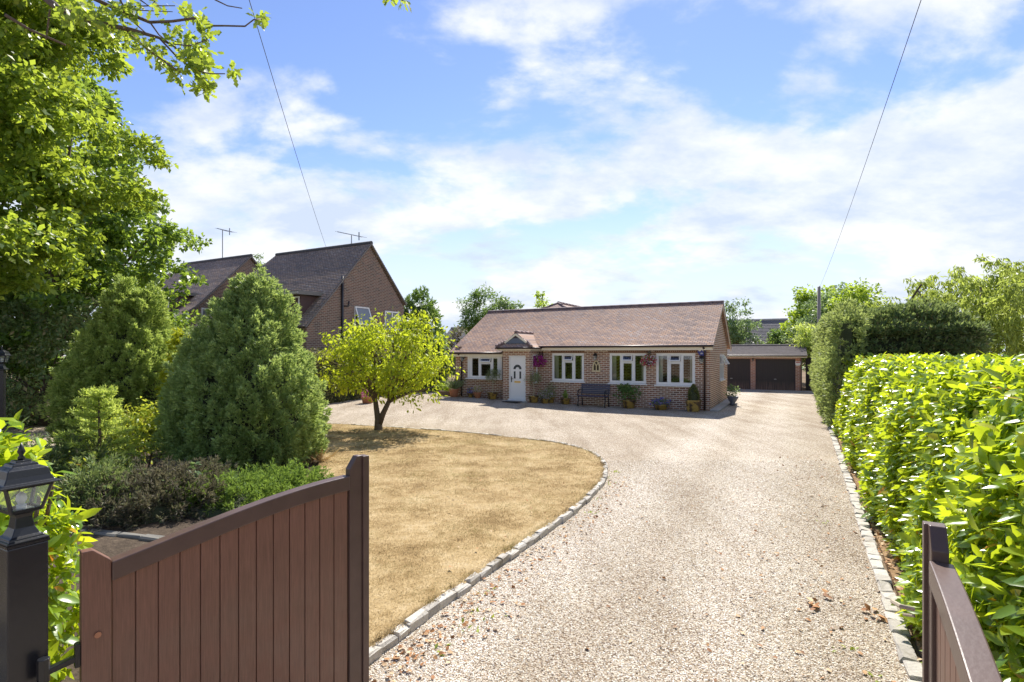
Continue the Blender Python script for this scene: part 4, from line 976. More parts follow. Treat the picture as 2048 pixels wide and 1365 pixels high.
t_ = thing('bench', 'dark blue slatted garden bench against the brick wall', 'bench', at_house(1187, 20.1, .0), -TH)
L = .60
m = MB()
for k in range(4): m.box(-L, L, -.26 + k * .1, -.18 + k * .1, .405, .43)
m.build('seat', BENCHM, t_, bevel=.004)
m = MB()
for k in range(6): m.box(-L, L, .17 + k * .016, .195 + k * .016, .49 + k * .066, .54 + k * .066)
m.build('backrest', BENCHM, t_, bevel=.004)
for s_ in (-1, 1):
    x = s_ * (L - .05)
    MB().tube([(x, -.25, 0), (x, -.28, .1), (x, -.22, .25), (x, -.25, .4)], [.03, .022, .02, .024], 7).build('leg', BLACKM, t_, smooth=True)
    MB().tube([(x, .24, 0), (x, .22, .2), (x, .17, .42), (x, .23, .68), (x, .275, .88)], [.03, .022, .024, .02, .016], 7).build('leg', BLACKM, t_, smooth=True)
    MB().tube([(x, -.25, .4), (x, -.29, .5), (x, -.26, .62), (x, -.1, .66), (x, .2, .64)], .02, 7).tube([(x, -.25, .4), (x, .2, .4)], .018, 6).tube([(x, -.2, .6), (x, -.1, .5), (x, -.02, .55), (x, -.06, .62)], .009, 5).build('armrest', BLACKM, t_, smooth=True)

# ------------------------------------------------------------------ garage at the end of the drive
GB = 33.5; G0, GR = A(1400, GB), A(1609, GB)
GO = ((G0 + GR) / 2, GB + 2, 0)
gar = thing('garage', 'low brick double garage with dark slatted doors at the end of the drive', 'garage', (*XY(GO[0], GO[1]), 0), -TH)
d1 = (A(1511, GB), A(1591, GB)); d0 = (A(1425, GB), A(1501, GB))
m = MB(GO); m.wall(GB, 'y', .3, G0, GR - .12, -.1, 1.95, [(d0[0], d0[1], -.1, 1.78), (d1[0], d1[1], -.1, 1.78)])
m.wall(GR - .12 - .22, 'x', .22, GB + .3, GB + 5, -.1, 1.95); m.wall(G0, 'x', .22, GB + .3, GB + 5, -.1, 1.95); m.wall(GB + 5, 'y', .22, G0, GR - .12, -.1, 1.95)
m.build('wall', BRICKG, gar)
for q in (d0, d1):
    d = MB(GO); d.box(q[0] + .04, q[1] - .04, GB + .06, GB + .1, .02, 1.74); dr = d.build('garage_door', GDOOR, gar)
    f = MB(GO); f.box(q[0] + .001, q[0] + .04, GB + .03, GB + .1, 0, 1.74); f.box(q[1] - .04, q[1] - .001, GB + .03, GB + .1, 0, 1.74); f.box(q[0] + .001, q[1] - .001, GB + .031, GB + .1, 1.74, 1.779); f.build('door_frame', TIMBER, dr)
    MB(GO).box((q[0] + q[1]) / 2 - .06, (q[0] + q[1]) / 2 + .06, GB + .03, GB + .06, .62, .66).build('handle', ALU, dr)
r = MB(GO); roof_courses(r, [(GB - .35, 2.0), (GB + 2.6, 2.55)], const(G0 - .2), const(GR + .12), .22, .03); roof_courses(r, [(GB + 5.4, 2.0), (GB + 2.6, 2.55)], const(G0 - .2), const(GR + .12), .22, .03)
r.build('roof', simple('garage tile', (.16, .135, .13), .85, var=.6, scale=5, bstr=.5), gar, fix=False)
rd = MB(GO); ridge(rd, (G0 - .2, GB + 2.6, 2.56), (GR + .12, GB + 2.6, 2.56), .09); rd.build('ridge_tiles', simple('garage ridge', (.10, .085, .085), .85), gar)
MB(GO).box(G0 - .2, GR + .12, GB - .31, GB - .285, 1.86, 1.985).box(G0 - .2, GR + .1, GB - .284, GB - .003, 1.862, 1.88).build('fascia', FASCIA, gar)
MB(GO).tube([(G0 - .2, GB - .36, 1.965), (GR + .14, GB - .36, 1.965)], .045, 8).build('gutter', GUTTER, gar)
MB(GO).tube([(GR - .16, GB - .05, 1.85), (GR - .16, GB - .05, .02)], .03, 6).build('downpipe', GUTTER, gar)
MB(GO).box(G0, GR + .5, GB - .5, GB - .004, -.02, .03).build('apron', CONC, gar)
wall_lantern('wall_lantern', 'tiny amber lamp on the brick pier between the garage doors', A(1506, GB), GB, 1.74, .6)
t_ = thing('alarm_box', 'small white alarm box on the right garage pier', 'alarm box', (*XY(A(1596, GB), GB), 1.55), -TH)
MB().extr([(-.13, -.001, .1), (.13, -.001, .1), (.13, -.001, -.08), (.06, -.001, -.14), (-.06, -.001, -.14), (-.13, -.001, -.08)], (0, -.06, 0)).build('cover', WHITE, t_, bevel=.01)
MB().box(-.1, .1, -.0635, -.0612, .02, .07).build('emblem', simple('red mark', (.5, .12, .1), .5), t_)
t_ = thing('wooden_gate', 'dark timber side gate between garage and clipped hedge', 'gate', (*XY(GR + .06, GB + .3), 0), -TH)
m = MB()
for k in range(9): m.box(.0 + k * .155, .15 + k * .155, 0, .025, .04, 1.82)
m.build('boards', simple('dark side gate', (.02, .016, .018), .8), t_)
MB().box(0, 1.4, .026, .07, .3, .4).build('rail', TIMBER, t_); MB().box(0, 1.4, .026, .07, 1.45, 1.55).build('rail', TIMBER, t_)

# ------------------------------------------------------------------ neighbouring chalet houses
def chalet(label, aG, aL, ridge_b, rz, front, rear, dorm, wins, pipe=None):
    org = ((aG + aL) / 2, ridge_b, 0)
    h = thing('brick_house', label, 'house', (*XY(org[0], org[1]), 0), -TH, 'steep roofed neighbouring houses')
    (fb, fz), (kb, kz) = front; rb_, rz2 = rear
    m = MB(org)
    gable = [(aG, fb + .15, -.1), (aG, rb_ - .1, -.1), (aG, rb_ - .1, rz2 - .15), (aG, ridge_b, rz - .16), (aG, kb, kz - .15), (aG, fb + .15, fz - .1)]
    m.extr(gable, (-.3, 0, 0)); m.extr([(aL, *p[1:]) for p in gable], (.3, 0, 0))
    m.wall(fb + .45, 'y', .3, aL + .3, aG - .3, -.1, fz - .05); m.wall(rb_ - .4, 'y', .3, aL + .3, aG - .3, -.1, rz2 - .2)
    m.build('wall', BRICKN, h)
    r = MB(org)
    lefty = lambda s_: aL - .9 + max(0, s_ - .45) * 2.2
    roof_courses(r, [(fb, fz), (kb, kz), (ridge_b, rz)], lefty, const(aG + .12), .12, .02)
    roof_courses(r, [(rb_, rz2), (ridge_b, rz)], lefty, const(aG + .12), .12, .02)
    r.poly([(lefty(1), ridge_b, rz), (lefty(.45), kb + (ridge_b - kb) * .2, kz + (rz - kz) * .2), (lefty(.45), 2 * ridge_b - (kb + (ridge_b - kb) * .2), kz + (rz - kz) * .2)])
    r.build('roof', TILEN, h, fix=False)
    rd = MB(org); ridge(rd, (lefty(1), ridge_b, rz), (aG + .13, ridge_b, rz), .1, 7, .45); rd.build('ridge_tiles', simple('dark ridge', (.08, .075, .08), .8), h)
    vb = MB(org)
    pts = [(aG + .1, fb, fz - .05), (aG + .1, kb, kz - .05), (aG + .1, ridge_b, rz - .05), (aG + .1, rb_, rz2 - .05)]
    for p, q in zip(pts, pts[1:]): vb.bar(p, q, .06, .06)
    vb.build('verge', simple('verge mortar', (.19, .175, .17), .9), h)
    a0, a1, db, z0, z1 = dorm
    d = MB(org); bk = ridge_b - .8
    d.extr([(a0, db, z0), (a1, db, z0), (a1, db, z1 - .001), (a0, db, z1 - .001)], (0, bk - db, 0)); d = d.build('dormer', simple('dormer cheek', (.10, .06, .055), .8), h)
    MB(org).extr([(a0 - .2, db - .3, z1), (a1 + .2, db - .3, z1), (a1 + .2, db - .3, z1 + .16), (a0 - .2, db - .3, z1 + .16)], (0, bk - db + .4, .1)).build('dormer_roof', simple('dormer felt', (.20, .19, .18), .8), d)
    MB(org).box(a0 - .21, a1 + .21, db - .33, db - .302, z1 + .02, z1 + .12).build('dormer_fascia', simple('grey fascia', (.5, .48, .44), .6), d)
    f = MB(org)
    for q in ((a0 + .05, a1 - .05, z0 + .1, z0 + .17), (a0 + .05, a1 - .05, z1 - .12, z1 - .05)): f.box(q[0], q[1], db - .03, db - .002, q[2], q[3])
    for x in np.linspace(a0 + .05, a1 - .12, 4): f.box(x, x + .07, db - .028, db - .002, z0 + .17, z1 - .12)
    f = f.build('dormer_window', UPVC, d)
    for y0, y1, z0_, z1_, opened in wins:
        f = MB(org); x = aG
        for za in (z0_, z1_ - .07): f.box(x + .002, x + .05, y0, y1, za, za + .07)
        for ya in ((y0, y1 - .07) if opened else (y0, (y0 + y1) / 2 - .035, y1 - .07)): f.box(x + .003, x + .049, ya, ya + .07, z0_ + .07, z1_ - .07)
        if opened:
            lo_, hi_ = (x + .34, z0_ + .16), (x + .06, z1_ - .03)
            for ya in (y0 + .03, y1 - .03): f.bar((hi_[0], ya, hi_[1]), (lo_[0], ya, lo_[1]), .06, .04, (1, 0, 0))
            f.bar((lo_[0], y0, lo_[1]), (lo_[0], y1, lo_[1]), .06, .06); f.bar((hi_[0], y0, hi_[1]), (hi_[0], y1, hi_[1]), .06, .06)
        f = f.build('window', UPVC, h)
        if opened: MB(org).poly([(x + .06, y0, z1_ - .03), (x + .06, y1, z1_ - .03), (x + .34, y1, z0_ + .16), (x + .34, y0, z0_ + .16)]).build('pane', NETP, f)
        MB(org).poly([(x + .012, y0, z0_), (x + .012, y1, z0_), (x + .012, y1, z1_), (x + .012, y0, z1_)]).build('pane', NETP, f)
    if pipe:
        MB(org).tube([(aG + .06, pipe[0], pipe[1]), (aG + .06, pipe[0], 0)], .055, 8).tube([(aG + .06, pipe[0], pipe[1] - 1.35), (aG + .07, pipe[0] + .35, pipe[1] - 1.35), (aG + .05, pipe[0] + .42, pipe[1] - 1.1)], .03, 6).build('soil_pipe', BLACKP, h, smooth=True)
    return h
def BonA(px, a):                                         # distance up the drive of pixel column px on the plane a
    k = (px - CX) / FPX; y = a / (cu * k - su); return (su * k + cu) * y
def Zat(py, a, b): return EYE - (py - HZ) / FPX * XY(a, b)[1]
aG = -18.3
w1 = (BonA(708, aG), BonA(736, aG)); w2 = (BonA(769, aG), BonA(797, aG)); bp = BonA(683, aG)
chalet('tall brick chalet house with steep dark roof, half hidden by the cypress', aG, -25.3, 19.7, 7.45, ((15.75, 3.25), (17.0, 4.55)), (22.35, 4.68), (-23.0, -18.9, 16.1, 3.4, 4.62),
       [(w1[0], w1[1], Zat(655, aG, w1[0]), Zat(613, aG, w1[0]), True), (w2[0], w2[1], Zat(660, aG, w2[0]), Zat(622, aG, w2[0]), False)], (bp, Zat(553, aG, bp)))
aG2 = -27.2
w3 = (BonA(402, aG2), BonA(428, aG2))
chalet('farther brick chalet house with steep dark roof behind the left cypresses', aG2, -34.0, 19.7, 7.6, ((15.4, 3.7), (16.6, 4.55)), (23.0, 4.3), (-33.5, -28.4, 16.0, 3.9, 5.1),
       [(w3[0], w3[1], Zat(650, aG2, w3[0]), Zat(616, aG2, w3[0]), False)])
def aerial(label, a, b, z0, z1, boom, n):
    t_ = thing('tv_aerial', label, 'aerial', (*XY(a, b), z0), -TH, 'aerials on the neighbouring roofs'); h = z1 - z0
    MB().tube([(0, 0, 0), (0, 0, h)], .025, 6).build('mast', ALU, t_)
    p, q = Vector(boom[0]) + Vector((0, 0, h)), Vector(boom[1]) + Vector((0, 0, h)); m = MB().tube([p, q], .02, 5)
    for i in range(n):
        c = p.lerp(q, (i + .5) / n); d = Vector((.1, .28, .0)) * (.6 + .5 * i / n); m.tube([c - d, c + d], .009, 4)
    c = p.lerp(q, .95); m.bar(c + Vector((0, -.12, -.2)), c + Vector((0, -.12, .2)), .03, .05)
    m.build('antenna', ALU, t_)
aerial('tall tv aerial on the farther chalet roof', A(445, 19.7), 19.7, 7.6, 9.35, ((-.5, 0, .12), (.75, .1, -.22)), 7)
aerial('low tv aerial with long boom on the nearer chalet ridge', A(703, 19.7), 19.7, 7.45, 7.95, ((-.95, 0, .28), (.6, .1, -.12)), 12)

def far_house(label, a0, a1, b, ez, rz, dep=6):
    org = ((a0 + a1) / 2, b, 0); h = thing('house', label, 'house', (*XY(org[0], org[1]), 0), -TH, 'roofs beyond the garden')
    MB(org).box(a0 + .2, a1 - .2, b + .3, b + dep - .3, -.1, ez - .05).build('wall', BRICKN, h)
    r = MB(org); roof_courses(r, [(b, ez), (b + dep / 2, rz)], const(a0), const(a1), .2, .02); roof_courses(r, [(b + dep, ez), (b + dep / 2, rz)], const(a0), const(a1), .2, .02); r.build('roof', TILEF, h, fix=False)
    rd = MB(org); ridge(rd, (a0, b + dep / 2, rz), (a1, b + dep / 2, rz), .1, 6, .6); rd.build('ridge_tiles', CONC, h)
far_house('distant grey roofed house behind the bungalow, seen left of its roof', A(870, 46), A(1010, 46), 46, 2.6, 4.9)
far_house('distant grey roofed house seen above the garage roof', A(1440, 50), A(1575, 50), 50, 2.4, 5.1)

# ------------------------------------------------------------------ entrance gates, post lantern
def pier_lantern(label, loc, s, rz, group, post_h, post_w, post_mat):
    """gate post with a four-sided lantern standing on it"""
    p = thing('gate_post', label[0], 'gate post', loc, rz)
    m = MB(); m.box(-post_w / 2, post_w / 2, -post_w / 2, post_w / 2, -.3, post_h); m.build('shaft', post_mat, p, bevel=.006)
    m = MB(); m.box(-post_w / 2 - .003, post_w / 2 + .003, -post_w / 2 - .003, post_w / 2 + .003, post_h + .001, post_h + .012); m.build('cap', post_mat, p)
    l = thing('post_lantern', label[1], 'lantern', (loc[0], loc[1], loc[2] + post_h + .012), rz, group)
    MB().lathe([(.092 * s, 0), (.092 * s, .012 * s), (.078 * s, .016 * s), (.078 * s, .026 * s), (.062 * s, .034 * s), (.044 * s, .075 * s), (.037 * s, .13 * s), (.04 * s, .15 * s), (.052 * s, .158 * s), (.052 * s, .166 * s)], sq=True).build('base', BLACKM, l, bevel=.003)
    z0, z1, r0, r1 = .166 * s, .315 * s, .066 * s, .103 * s
    m = MB()
    for k in range(4):
        an = math.pi / 4 + k * math.pi / 2; c, s2 = math.cos(an) * 1.414, math.sin(an) * 1.414
        m.bar((r0 * c, r0 * s2, z0), (r1 * c, r1 * s2, z1), .014 * s, .014 * s)
    for r_, z_ in ((r0, z0 + .004), (r1, z1 - .004)):
        for k in range(4):
            an = math.pi / 4 + k * math.pi / 2; an2 = an + math.pi / 2
            m.bar((r_ * 1.414 * math.cos(an), r_ * 1.414 * math.sin(an), z_), (r_ * 1.414 * math.cos(an2), r_ * 1.414 * math.sin(an2), z_), .013 * s, .016 * s)
    m.build('lantern_frame', BLACKM, l)
    MB().lathe([(r0 - .004, z0 + .004), (r1 - .004, z1 - .004)], sq=True).build('lantern_glass', LANTG, l)
    MB().lathe([(.022 * s, z0), (.022 * s, z0 + .03 * s)], n=10).lathe([(.012 * s, z0 + .031 * s), (.026 * s, z0 + .06 * s), (.02 * s, z0 + .085 * s), (.006 * s, z0 + .1 * s)], n=10).build('bulb', WHITE, l, smooth=True)
    MB().lathe([(.135 * s, z1), (.135 * s, z1 + .008 * s), (.112 * s, z1 + .016 * s), (.098 * s, z1 + .045 * s), (.088 * s, z1 + .085 * s), (.058 * s, z1 + .1 * s), (.055 * s, z1 + .112 * s), (.036 * s, z1 + .118 * s), (.034 * s, z1 + .13 * s)], sq=True).build('roof', BLACKM, l, bevel=.004)
    MB().lathe([(.014 * s, z1 + .13 * s), (.018 * s, z1 + .14 * s), (.009 * s, z1 + .155 * s), (.019 * s, z1 + .175 * s), (.012 * s, z1 + .195 * s), (.002 * s, z1 + .225 * s)], n=12).build('finial', BLACKM, l, smooth=True)
    return p
pier_lantern(('black square gate post under the big lantern', 'large black four sided lantern on the black gate post'), (-2.05, 2.235, 0), .75, -TH, 'garden lanterns', 1.31, .135, POSTM)
pier_lantern(('garden lamp post half hidden by foliage at the far left', 'small lantern on a garden post at the far left edge'), (*[(4 - CX) / FPX * 12, 12], 0), 1.0, R(20), 'garden lanterns', 1.72, .1, POSTM)

GP0 = Vector(((163 - CX) / FPX * 2.28, 2.28)); GP1 = Vector(((733 - CX) / FPX * 3.3, 3.3)); GL = (GP1 - GP0).length; grz = math.atan2(GP1.y - GP0.y, GP1.x - GP0.x)
def leaf_gate(label, loc, rz, L, mirror):
    """boarded gate leaf; local x from hinge stile (0) to meeting stile (L), front face at y=0 (faces -y)"""
    s = -1 if mirror else 1
    gt = thing('driveway_gate', label, 'gate', loc, rz, 'pair of driveway gates')
    zb, T = .05, .05
    def top(x): u = x / L; return 1.165 + .20 * math.sin(u * math.pi / 2) ** 1.15
    def Y(y0, y1): return (y0, y1) if not mirror else (-y1, -y0)
    sw_, mw = .105, .085
    y0, y1 = Y(0, T)
    for x0, x1, za, zc_, nm in ((0, sw_, 1.25, 1.16, 'stile'), (L - mw - .03, L - .03, 1.37, 1.475, 'stile')):
        pts = [(x0, y0, zb), (x1, y0, zb), (x1, y0, zc_), (x1 - (x1 - x0) * .0 - .0, y0, zc_), (x0, y0, za)]
        if nm and x0 == 0: pts = [(x0, y0, zb), (x1, y0, zb), (x1, y0, zc_ + .03), (x0 + .04, y0, za), (x0, y0, za)]
        else: pts = [(x0, y0, zb), (x1, y0, zb), (x1, y0, 1.475), (x1 - .035, y0, 1.475), (x0, y0, 1.40)]
        MB().extr(pts, (0, y1 - y0, 0)).build(nm, GATE if x0 == 0 else GATED, gt, bevel=.004)
    if True:
        yy = Y(-.012, T + .004); MB().box(L - .0295, L + .012, yy[0], yy[1], zb, 1.47).build('meeting_strip', GATED, gt, bevel=.003)
    n = 24; xs = [sw_ + .001 + (L - mw - .031 - sw_ - .001) * i / n for i in range(n + 1)]
    yr = Y(-.008, T + .012); m = MB()
    ring = [[(x, yr[0], top(x) - .085), (x, yr[1], top(x) - .085), (x, yr[1], top(x)), (x, yr[0], top(x))] for x in xs]
    for q in ring:
        for p in q: m.vert(p)
    for i in range(n):
        for k in range(4): m.f.append([i * 4 + k, i * 4 + (k + 1) % 4, i * 4 + 4 + (k + 1) % 4, i * 4 + 4 + k])
    m.f.append([3, 2, 1, 0]); m.f.append([n * 4 + k for k in range(4)])
    m.build('top_rail', GATED, gt, bevel=.005)
    MB().box(sw_ + .002, L - mw - .032, *Y(.03, T - .002), .12, .24).build('bottom_rail', GATED, gt)
    nb = 13; bx0, bx1 = sw_ + .004, L - mw - .034; bw_ = (bx1 - bx0) / nb
    for k in range(nb):
        x0 = bx0 + k * bw_; x1 = x0 + bw_ - .005; ya, yb = Y(.012, .029)
        MB().extr([(x0, ya, zb + .02), (x1, ya, zb + .02), (x1, ya, top(x1) - .087), (x0, ya, top(x0) - .087)], (0, yb - ya, 0)).box(x1 - .003, x1 + .008, *Y(.022, .027), zb + .02, top(x1) - .09).build('board', GATE, gt, bevel=.003)
    bt = MB(); c = [(.055 + .013 * math.cos(R(k)), 0, .88 + .013 * math.sin(R(k))) for k in range(0, 360, 40)]
    bt.extr([(x, Y(-.001, 0)[0 if not mirror else 1], z) for x, _, z in c], (0, -.007 * s, 0)); bt.build('bolt', simple('coppery bolt', (.40, .20, .13), .35, metal=.6), gt)
    yc = (y0 + y1) / 2
    for z_ in (.35, .80):
        hg = MB(); hg.box(-.02, -.001, *Y(.008, T - .008), z_ - .04, z_ + .06); hg.bar((-.001, yc, z_), (-.12, yc, z_ - .02), .03, .024); hg.tube([(-.12, yc, z_ - .06), (-.12, yc, z_ + .04)], .022, 8)
        hg.build('hinge', BLACKM, gt, bevel=.002)
    return gt
leaf_gate('brown boarded driveway gate standing open on the left, front face towards the viewer', (GP0.x, GP0.y, 0), grz, GL, False)
RG1 = Vector((1.55, 2.0)); dr_ = Vector((math.sin(R(31)), math.cos(R(31)))); RG0 = RG1 - dr_ * GL
gt = leaf_gate('dark driveway gate folded open along the laurel hedge on the right', (RG0.x, RG0.y, 0), math.atan2(dr_.y, dr_.x), GL, True)
MB().tube([(GL - .12, .05, 1.18), (GL - .13, .09, 1.185), (GL - .06, .11, 1.17)], .008, 6).tube([(GL - .13, .05, 1.16), (GL - .11, .08, 1.15)], .006, 6).build('latch', simple('frayed rope', (.5, .42, .3), .9), gt)

# ------------------------------------------------------------------ telegraph pole and wires
PT = P(1638, 574, 31)
t_ = thing('telegraph_pole', 'weathered wooden telegraph pole beside the clipped hedge', 'pole', (PT.x, PT.y, 0))
MB().tube([(0, 0, -.2), (0, 0, PT.z)], [.12, .085], 10).build('shaft', POLEW, t_, smooth=True)
MB().lathe([(.09, 0), (.02, .06)], (0, 0, PT.z), 10).build('cap', ALU, t_)
def wire(label, p, q, sag, r):
    p, q = Vector(p), Vector(q); n = 40
    o = MB().tube([p.lerp(q, i / n) - Vector((0, 0, 4 * sag * (i / n) * (1 - i / n))) for i in range(n + 1)], r, 5).build('overhead_wire', WIREM, None); tag(o, label, 'wire', 'overhead telephone wires')
hub, hub2 = (-.60, -2.7, 6.9), (.12, -2.7, 6.9)
wire('thin overhead wire running to the nearer chalet roof on the left', hub, (-7.55, 22.6, 5.75), .33, .0045)
wire('thin overhead wire running to the telegraph pole on the right', hub2, (PT.x, PT.y, PT.z - .1), .38, .0045)

# ------------------------------------------------------------------ laurel hedge along the drive
rs = np.random.RandomState(5)
def laurel_shoots(rs, p, nrm, per, L, up=.5):
    """rosettes of glossy leaves: p shoot tips on the hedge skin"""
    K = len(p); ax = unit(nrm * .7 + np.array([0, 0, up]) + rs.normal(size=(K, 3)) * .35)
    t1 = unit(np.cross(ax, rdir(rs, K))); t2 = np.cross(ax, t1)
    ph = rs.uniform(0, 6.28, (K, 1)) + np.arange(per) * 2.4 + rs.normal(size=(K, per)) * .2
    lv = np.arange(per) / per
    side = t1[:, None] * np.cos(ph)[..., None] + t2[:, None] * np.sin(ph)[..., None]
    el = rs.uniform(.25, .6, (K, per)) + lv * .5
    D = side * 1.0 + ax[:, None] * el[..., None]
    base = p[:, None] + ax[:, None] * (lv * .13 - .05)[None, :, None]
    N = ax[:, None] * 1.0 - side * .3 + rs.normal(size=(K, per, 3)) * .25
    n = K * per
    return leaves(base.reshape(-1, 3), D.reshape(-1, 3), N.reshape(-1, 3), L * rs.uniform(.45, 1.3, n), rs.uniform(.32, .46, (n, 1)), 'laurel', .16)
HT, HW, HB0, HB1 = 1.84, 1.7, -1.5, 17.2                  # height, width, extent along the drive
hl = thing('laurel_hedge', 'long bright green laurel hedge along the right side of the drive', 'hedge', (*XY(kerb_a(8) + 1.2, 8), 0))
def hedge_skin(n, b0, b1):
    s_ = rs.uniform(0, HT + HW * .75, n); b = rs.uniform(b0, b1, n)
    a = np.where(s_ < HT, 0, s_ - HT); z = np.where(s_ < HT, s_, HT)
    rd_ = .5
    # rounded shoulder
    t_ = np.clip((s_ - (HT - rd_)) / (2 * rd_), 0, 1); on = (t_ > 0) & (t_ < 1)
    a = np.where(on, rd_ * (1 - np.cos(t_ * np.pi / 2)), a); z = np.where(on, HT - rd_ + rd_ * np.sin(t_ * np.pi / 2), z)
    bulge = .10 * np.sin(b * 1.7 + z * 1.3) + .07 * np.sin(b * 4.1 - z * 2.2) + .16 * np.clip(z / HT, 0, 1) ** 1.5 * 0
    ins = .10 * (1 - np.clip(z / .7, 0, 1)) ** 1.2        # drawn in at the foot
    face = (s_ < HT - rd_)
    nn = np.where(face[:, None], np.array([-1., 0, .3]), np.where(on[:, None], np.stack([-np.cos(t_ * np.pi / 2), 0 * t_, np.sin(t_ * np.pi / 2)], 1), np.array([0, 0, 1.])))
    aw = kerb_a(b) + .14 - bulge * .6 * np.where(face | on, 1, 0) + ins + a + .20 * np.clip(z, 0, 2)
    z = z + np.where(face, 0, 1) * (.05 * np.sin(b * 2.3 + a * 3) + .04 * np.sin(b * 6.1)) + .05
    p = np.stack([cu * aw + su * b, -su * aw + cu * b, z], 1); nw = np.stack([cu * nn[:, 0], -su * nn[:, 0], nn[:, 2]], 1)
    dep = rs.uniform(0, 1, n)[:, None] ** 1.5 * .2
    return p - nw * dep, nw
parts = []
p, nw = hedge_skin(7000, HB0 + 2, 7.5); parts.append(laurel_shoots(rs, p, nw, 8, .118))
p, nw = hedge_skin(6400, 7.5, HB1); parts.append(laurel_shoots(rs, p, nw, 7, .13))
# rounded far end and upright young shoots on the top
m_ = 420; b = np.full(m_, HB1) + rs.uniform(-.05, .15, m_); a0 = rs.uniform(.4, 2.1, m_); z = rs.uniform(.1, HT, m_)
aw = kerb_a(b) + a0; parts.append(laurel_shoots(rs, np.stack([cu * aw + su * b, -su * aw + cu * b, z], 1), np.tile(np.array([su, cu, .2]), (m_, 1)), 7, .15))
m_ = 260; b = rs.uniform(1, HB1, m_); aw = kerb_a(b) + rs.uniform(.5, 2, m_); parts.append(laurel_shoots(rs, np.stack([cu * aw + su * b, -su * aw + cu * b, HT + rs.uniform(.0, .12, m_)], 1), np.tile(np.array([0, 0, 1.]), (m_, 1)), 7, .14, 1.2))
V, F = merge(parts)
o = np_mesh('leaves', V - np.array(hl.location), F, LAUREL, hl)
m = MB(hl.location)
m.extr([(*XY(kerb_a(b) + o1, b), .02) for b, o1 in ((HB0, .85), (HB1 - .2, .85))] + [(*XY(kerb_a(b) + o1, b), .02) for b, o1 in ((HB1 - .2, 1.9), (HB0, 1.9))], (0, 0, HT - .5)); m.build('dark_core', COREB, hl)  # solid dark core box, keeps the hedge from being seen through
# laurel by the left post
ll = thing('laurel_bush', 'bright green laurel bush behind the black gate post', 'bush', (-3.0, 3.1, 0))
n = 520; p, d = blob_pts(rs, n, (-2.98, 3.0, .72), (.39, .42, .94), .7, .08); p[:, 2] = np.clip(p[:, 2], .05, 5)
p2, d2 = blob_pts(rs, 420, (-3.9, 3.3, .7), (.8, .5, .95), .7, .08); p2[:, 2] = np.clip(p2[:, 2], .05, 5)
V, F = merge([laurel_shoots(rs, p, d, 8, .115), laurel_shoots(rs, p2, d2, 8, .125)]); np_mesh('leaves', V - np.array(ll.location), F, LAUREL, ll)
m = MB(ll.location)
for k in range(7): a_ = k * .9; m.tube([(-2.95 + .08 * math.cos(a_), 3.0 + .08 * math.sin(a_), 0), (-2.95 + .3 * math.cos(a_), 3.0 + .28 * math.sin(a_), 1.3)], [.02, .01], 5)
m.build('stems', BARK, ll)

# ------------------------------------------------------------------ clipped conifer hedges on the right
def box_hedge(name, label, a0, a1, b0, b1, h, mat, K, sz, seed, cm=COREM, round_=.35, cat='hedge', leafkind=False, group=None, dens_front=True, zoff=0.):
    rs = np.random.RandomState(seed); cxy = XY((a0 + a1) / 2, (b0 + b1) / 2); t_ = thing(name, label, cat, (*cxy, 0), -TH, group)
    la, lb = (a1 - a0) / 2, (b1 - b0) / 2
    ar = np.array([2 * la * h, 2 * la * h * .35, 2 * lb * h, 2 * lb * h * .6, 4 * la * lb]); f = rs.choice(5, K, p=ar / ar.sum())
    u, v, w_ = rs.uniform(-1, 1, K), rs.uniform(-1, 1, K), rs.uniform(0, 1, K)
    p = np.zeros((K, 3)); nn = np.zeros((K, 3))
    for k, (fx, fy, fz, nv) in enumerate((((u * la), (u * 0 - lb), (w_ * h), (0, -1, .1)), ((u * la), (u * 0 + lb), (w_ * h), (0, 1, .1)), ((u * 0 - la), (u * lb), (w_ * h), (-1, 0, .1)), ((u * 0 + la), (u * lb), (w_ * h), (1, 0, .1)), ((u * la), (v * lb), (u * 0 + h), (0, 0, 1)))):
        q = f == k; p[q] = np.stack([fx, fy, fz], 1)[q]; nn[q] = nv
    # round the upper edges
    ex = np.maximum(0, np.abs(p[:, 0]) - (la - round_)); ey = np.maximum(0, np.abs(p[:, 1]) - (lb - round_)); e = np.minimum(1, np.sqrt(ex ** 2 + ey ** 2) / round_)
    top = h - round_ * (1 - np.sqrt(np.maximum(0, 1 - e ** 2)))
    p[:, 2] = np.where(p[:, 2] > top, top, p[:, 2])
    p += nn * (.07 * np.sin(p[:, [0]] * 3.1 + p[:, [2]] * 2.2) + .05 * np.sin(p[:, [1]] * 4.3 - p[:, [2]] * 3.7) + rs.normal(size=(K, 1)) * .04); p[:, 2] += zoff
    nn = unit(nn + np.stack([np.sign(p[:, 0]) * (ex > 0) * .3, 0 * ex, (e > .2) * .3], 1))
    if leafkind: V, F = crown(rs, p, 12, sz * 1.8, sz, .55, .9)
    else: V, F = plume_shrub(rs, (0, 0, 0), lambda r_, k_: (p - nn * .1, nn), K, 11, sz * 2.6, sz, .3, .35)
    np_mesh('foliage', V, F, mat, t_)
    i = min(.22, la * .6); MB().box(-la + i, la - i, -lb + .35, lb - .3, .02, h - i - round_ * .5).build('dark_core', cm, t_)  # dark filler box inside the hedge, blocks see-through
    return t_
KC = .3
box_hedge('conifer_hedge', 'tall dark clipped conifer hedge block behind the far end of the laurel', KC + 1.05, KC + 3.85, 17.8, 22.0, 3.15, HEDGD, 2600, .12, 31, round_=.55)
box_hedge('conifer_hedge', 'pale green clipped conifer hedge lining the drive before the garage', KC + .58, KC + 1.25, 17.0, 31.5, 3.25, HEDGL, 3000, .10, 32, round_=.25)
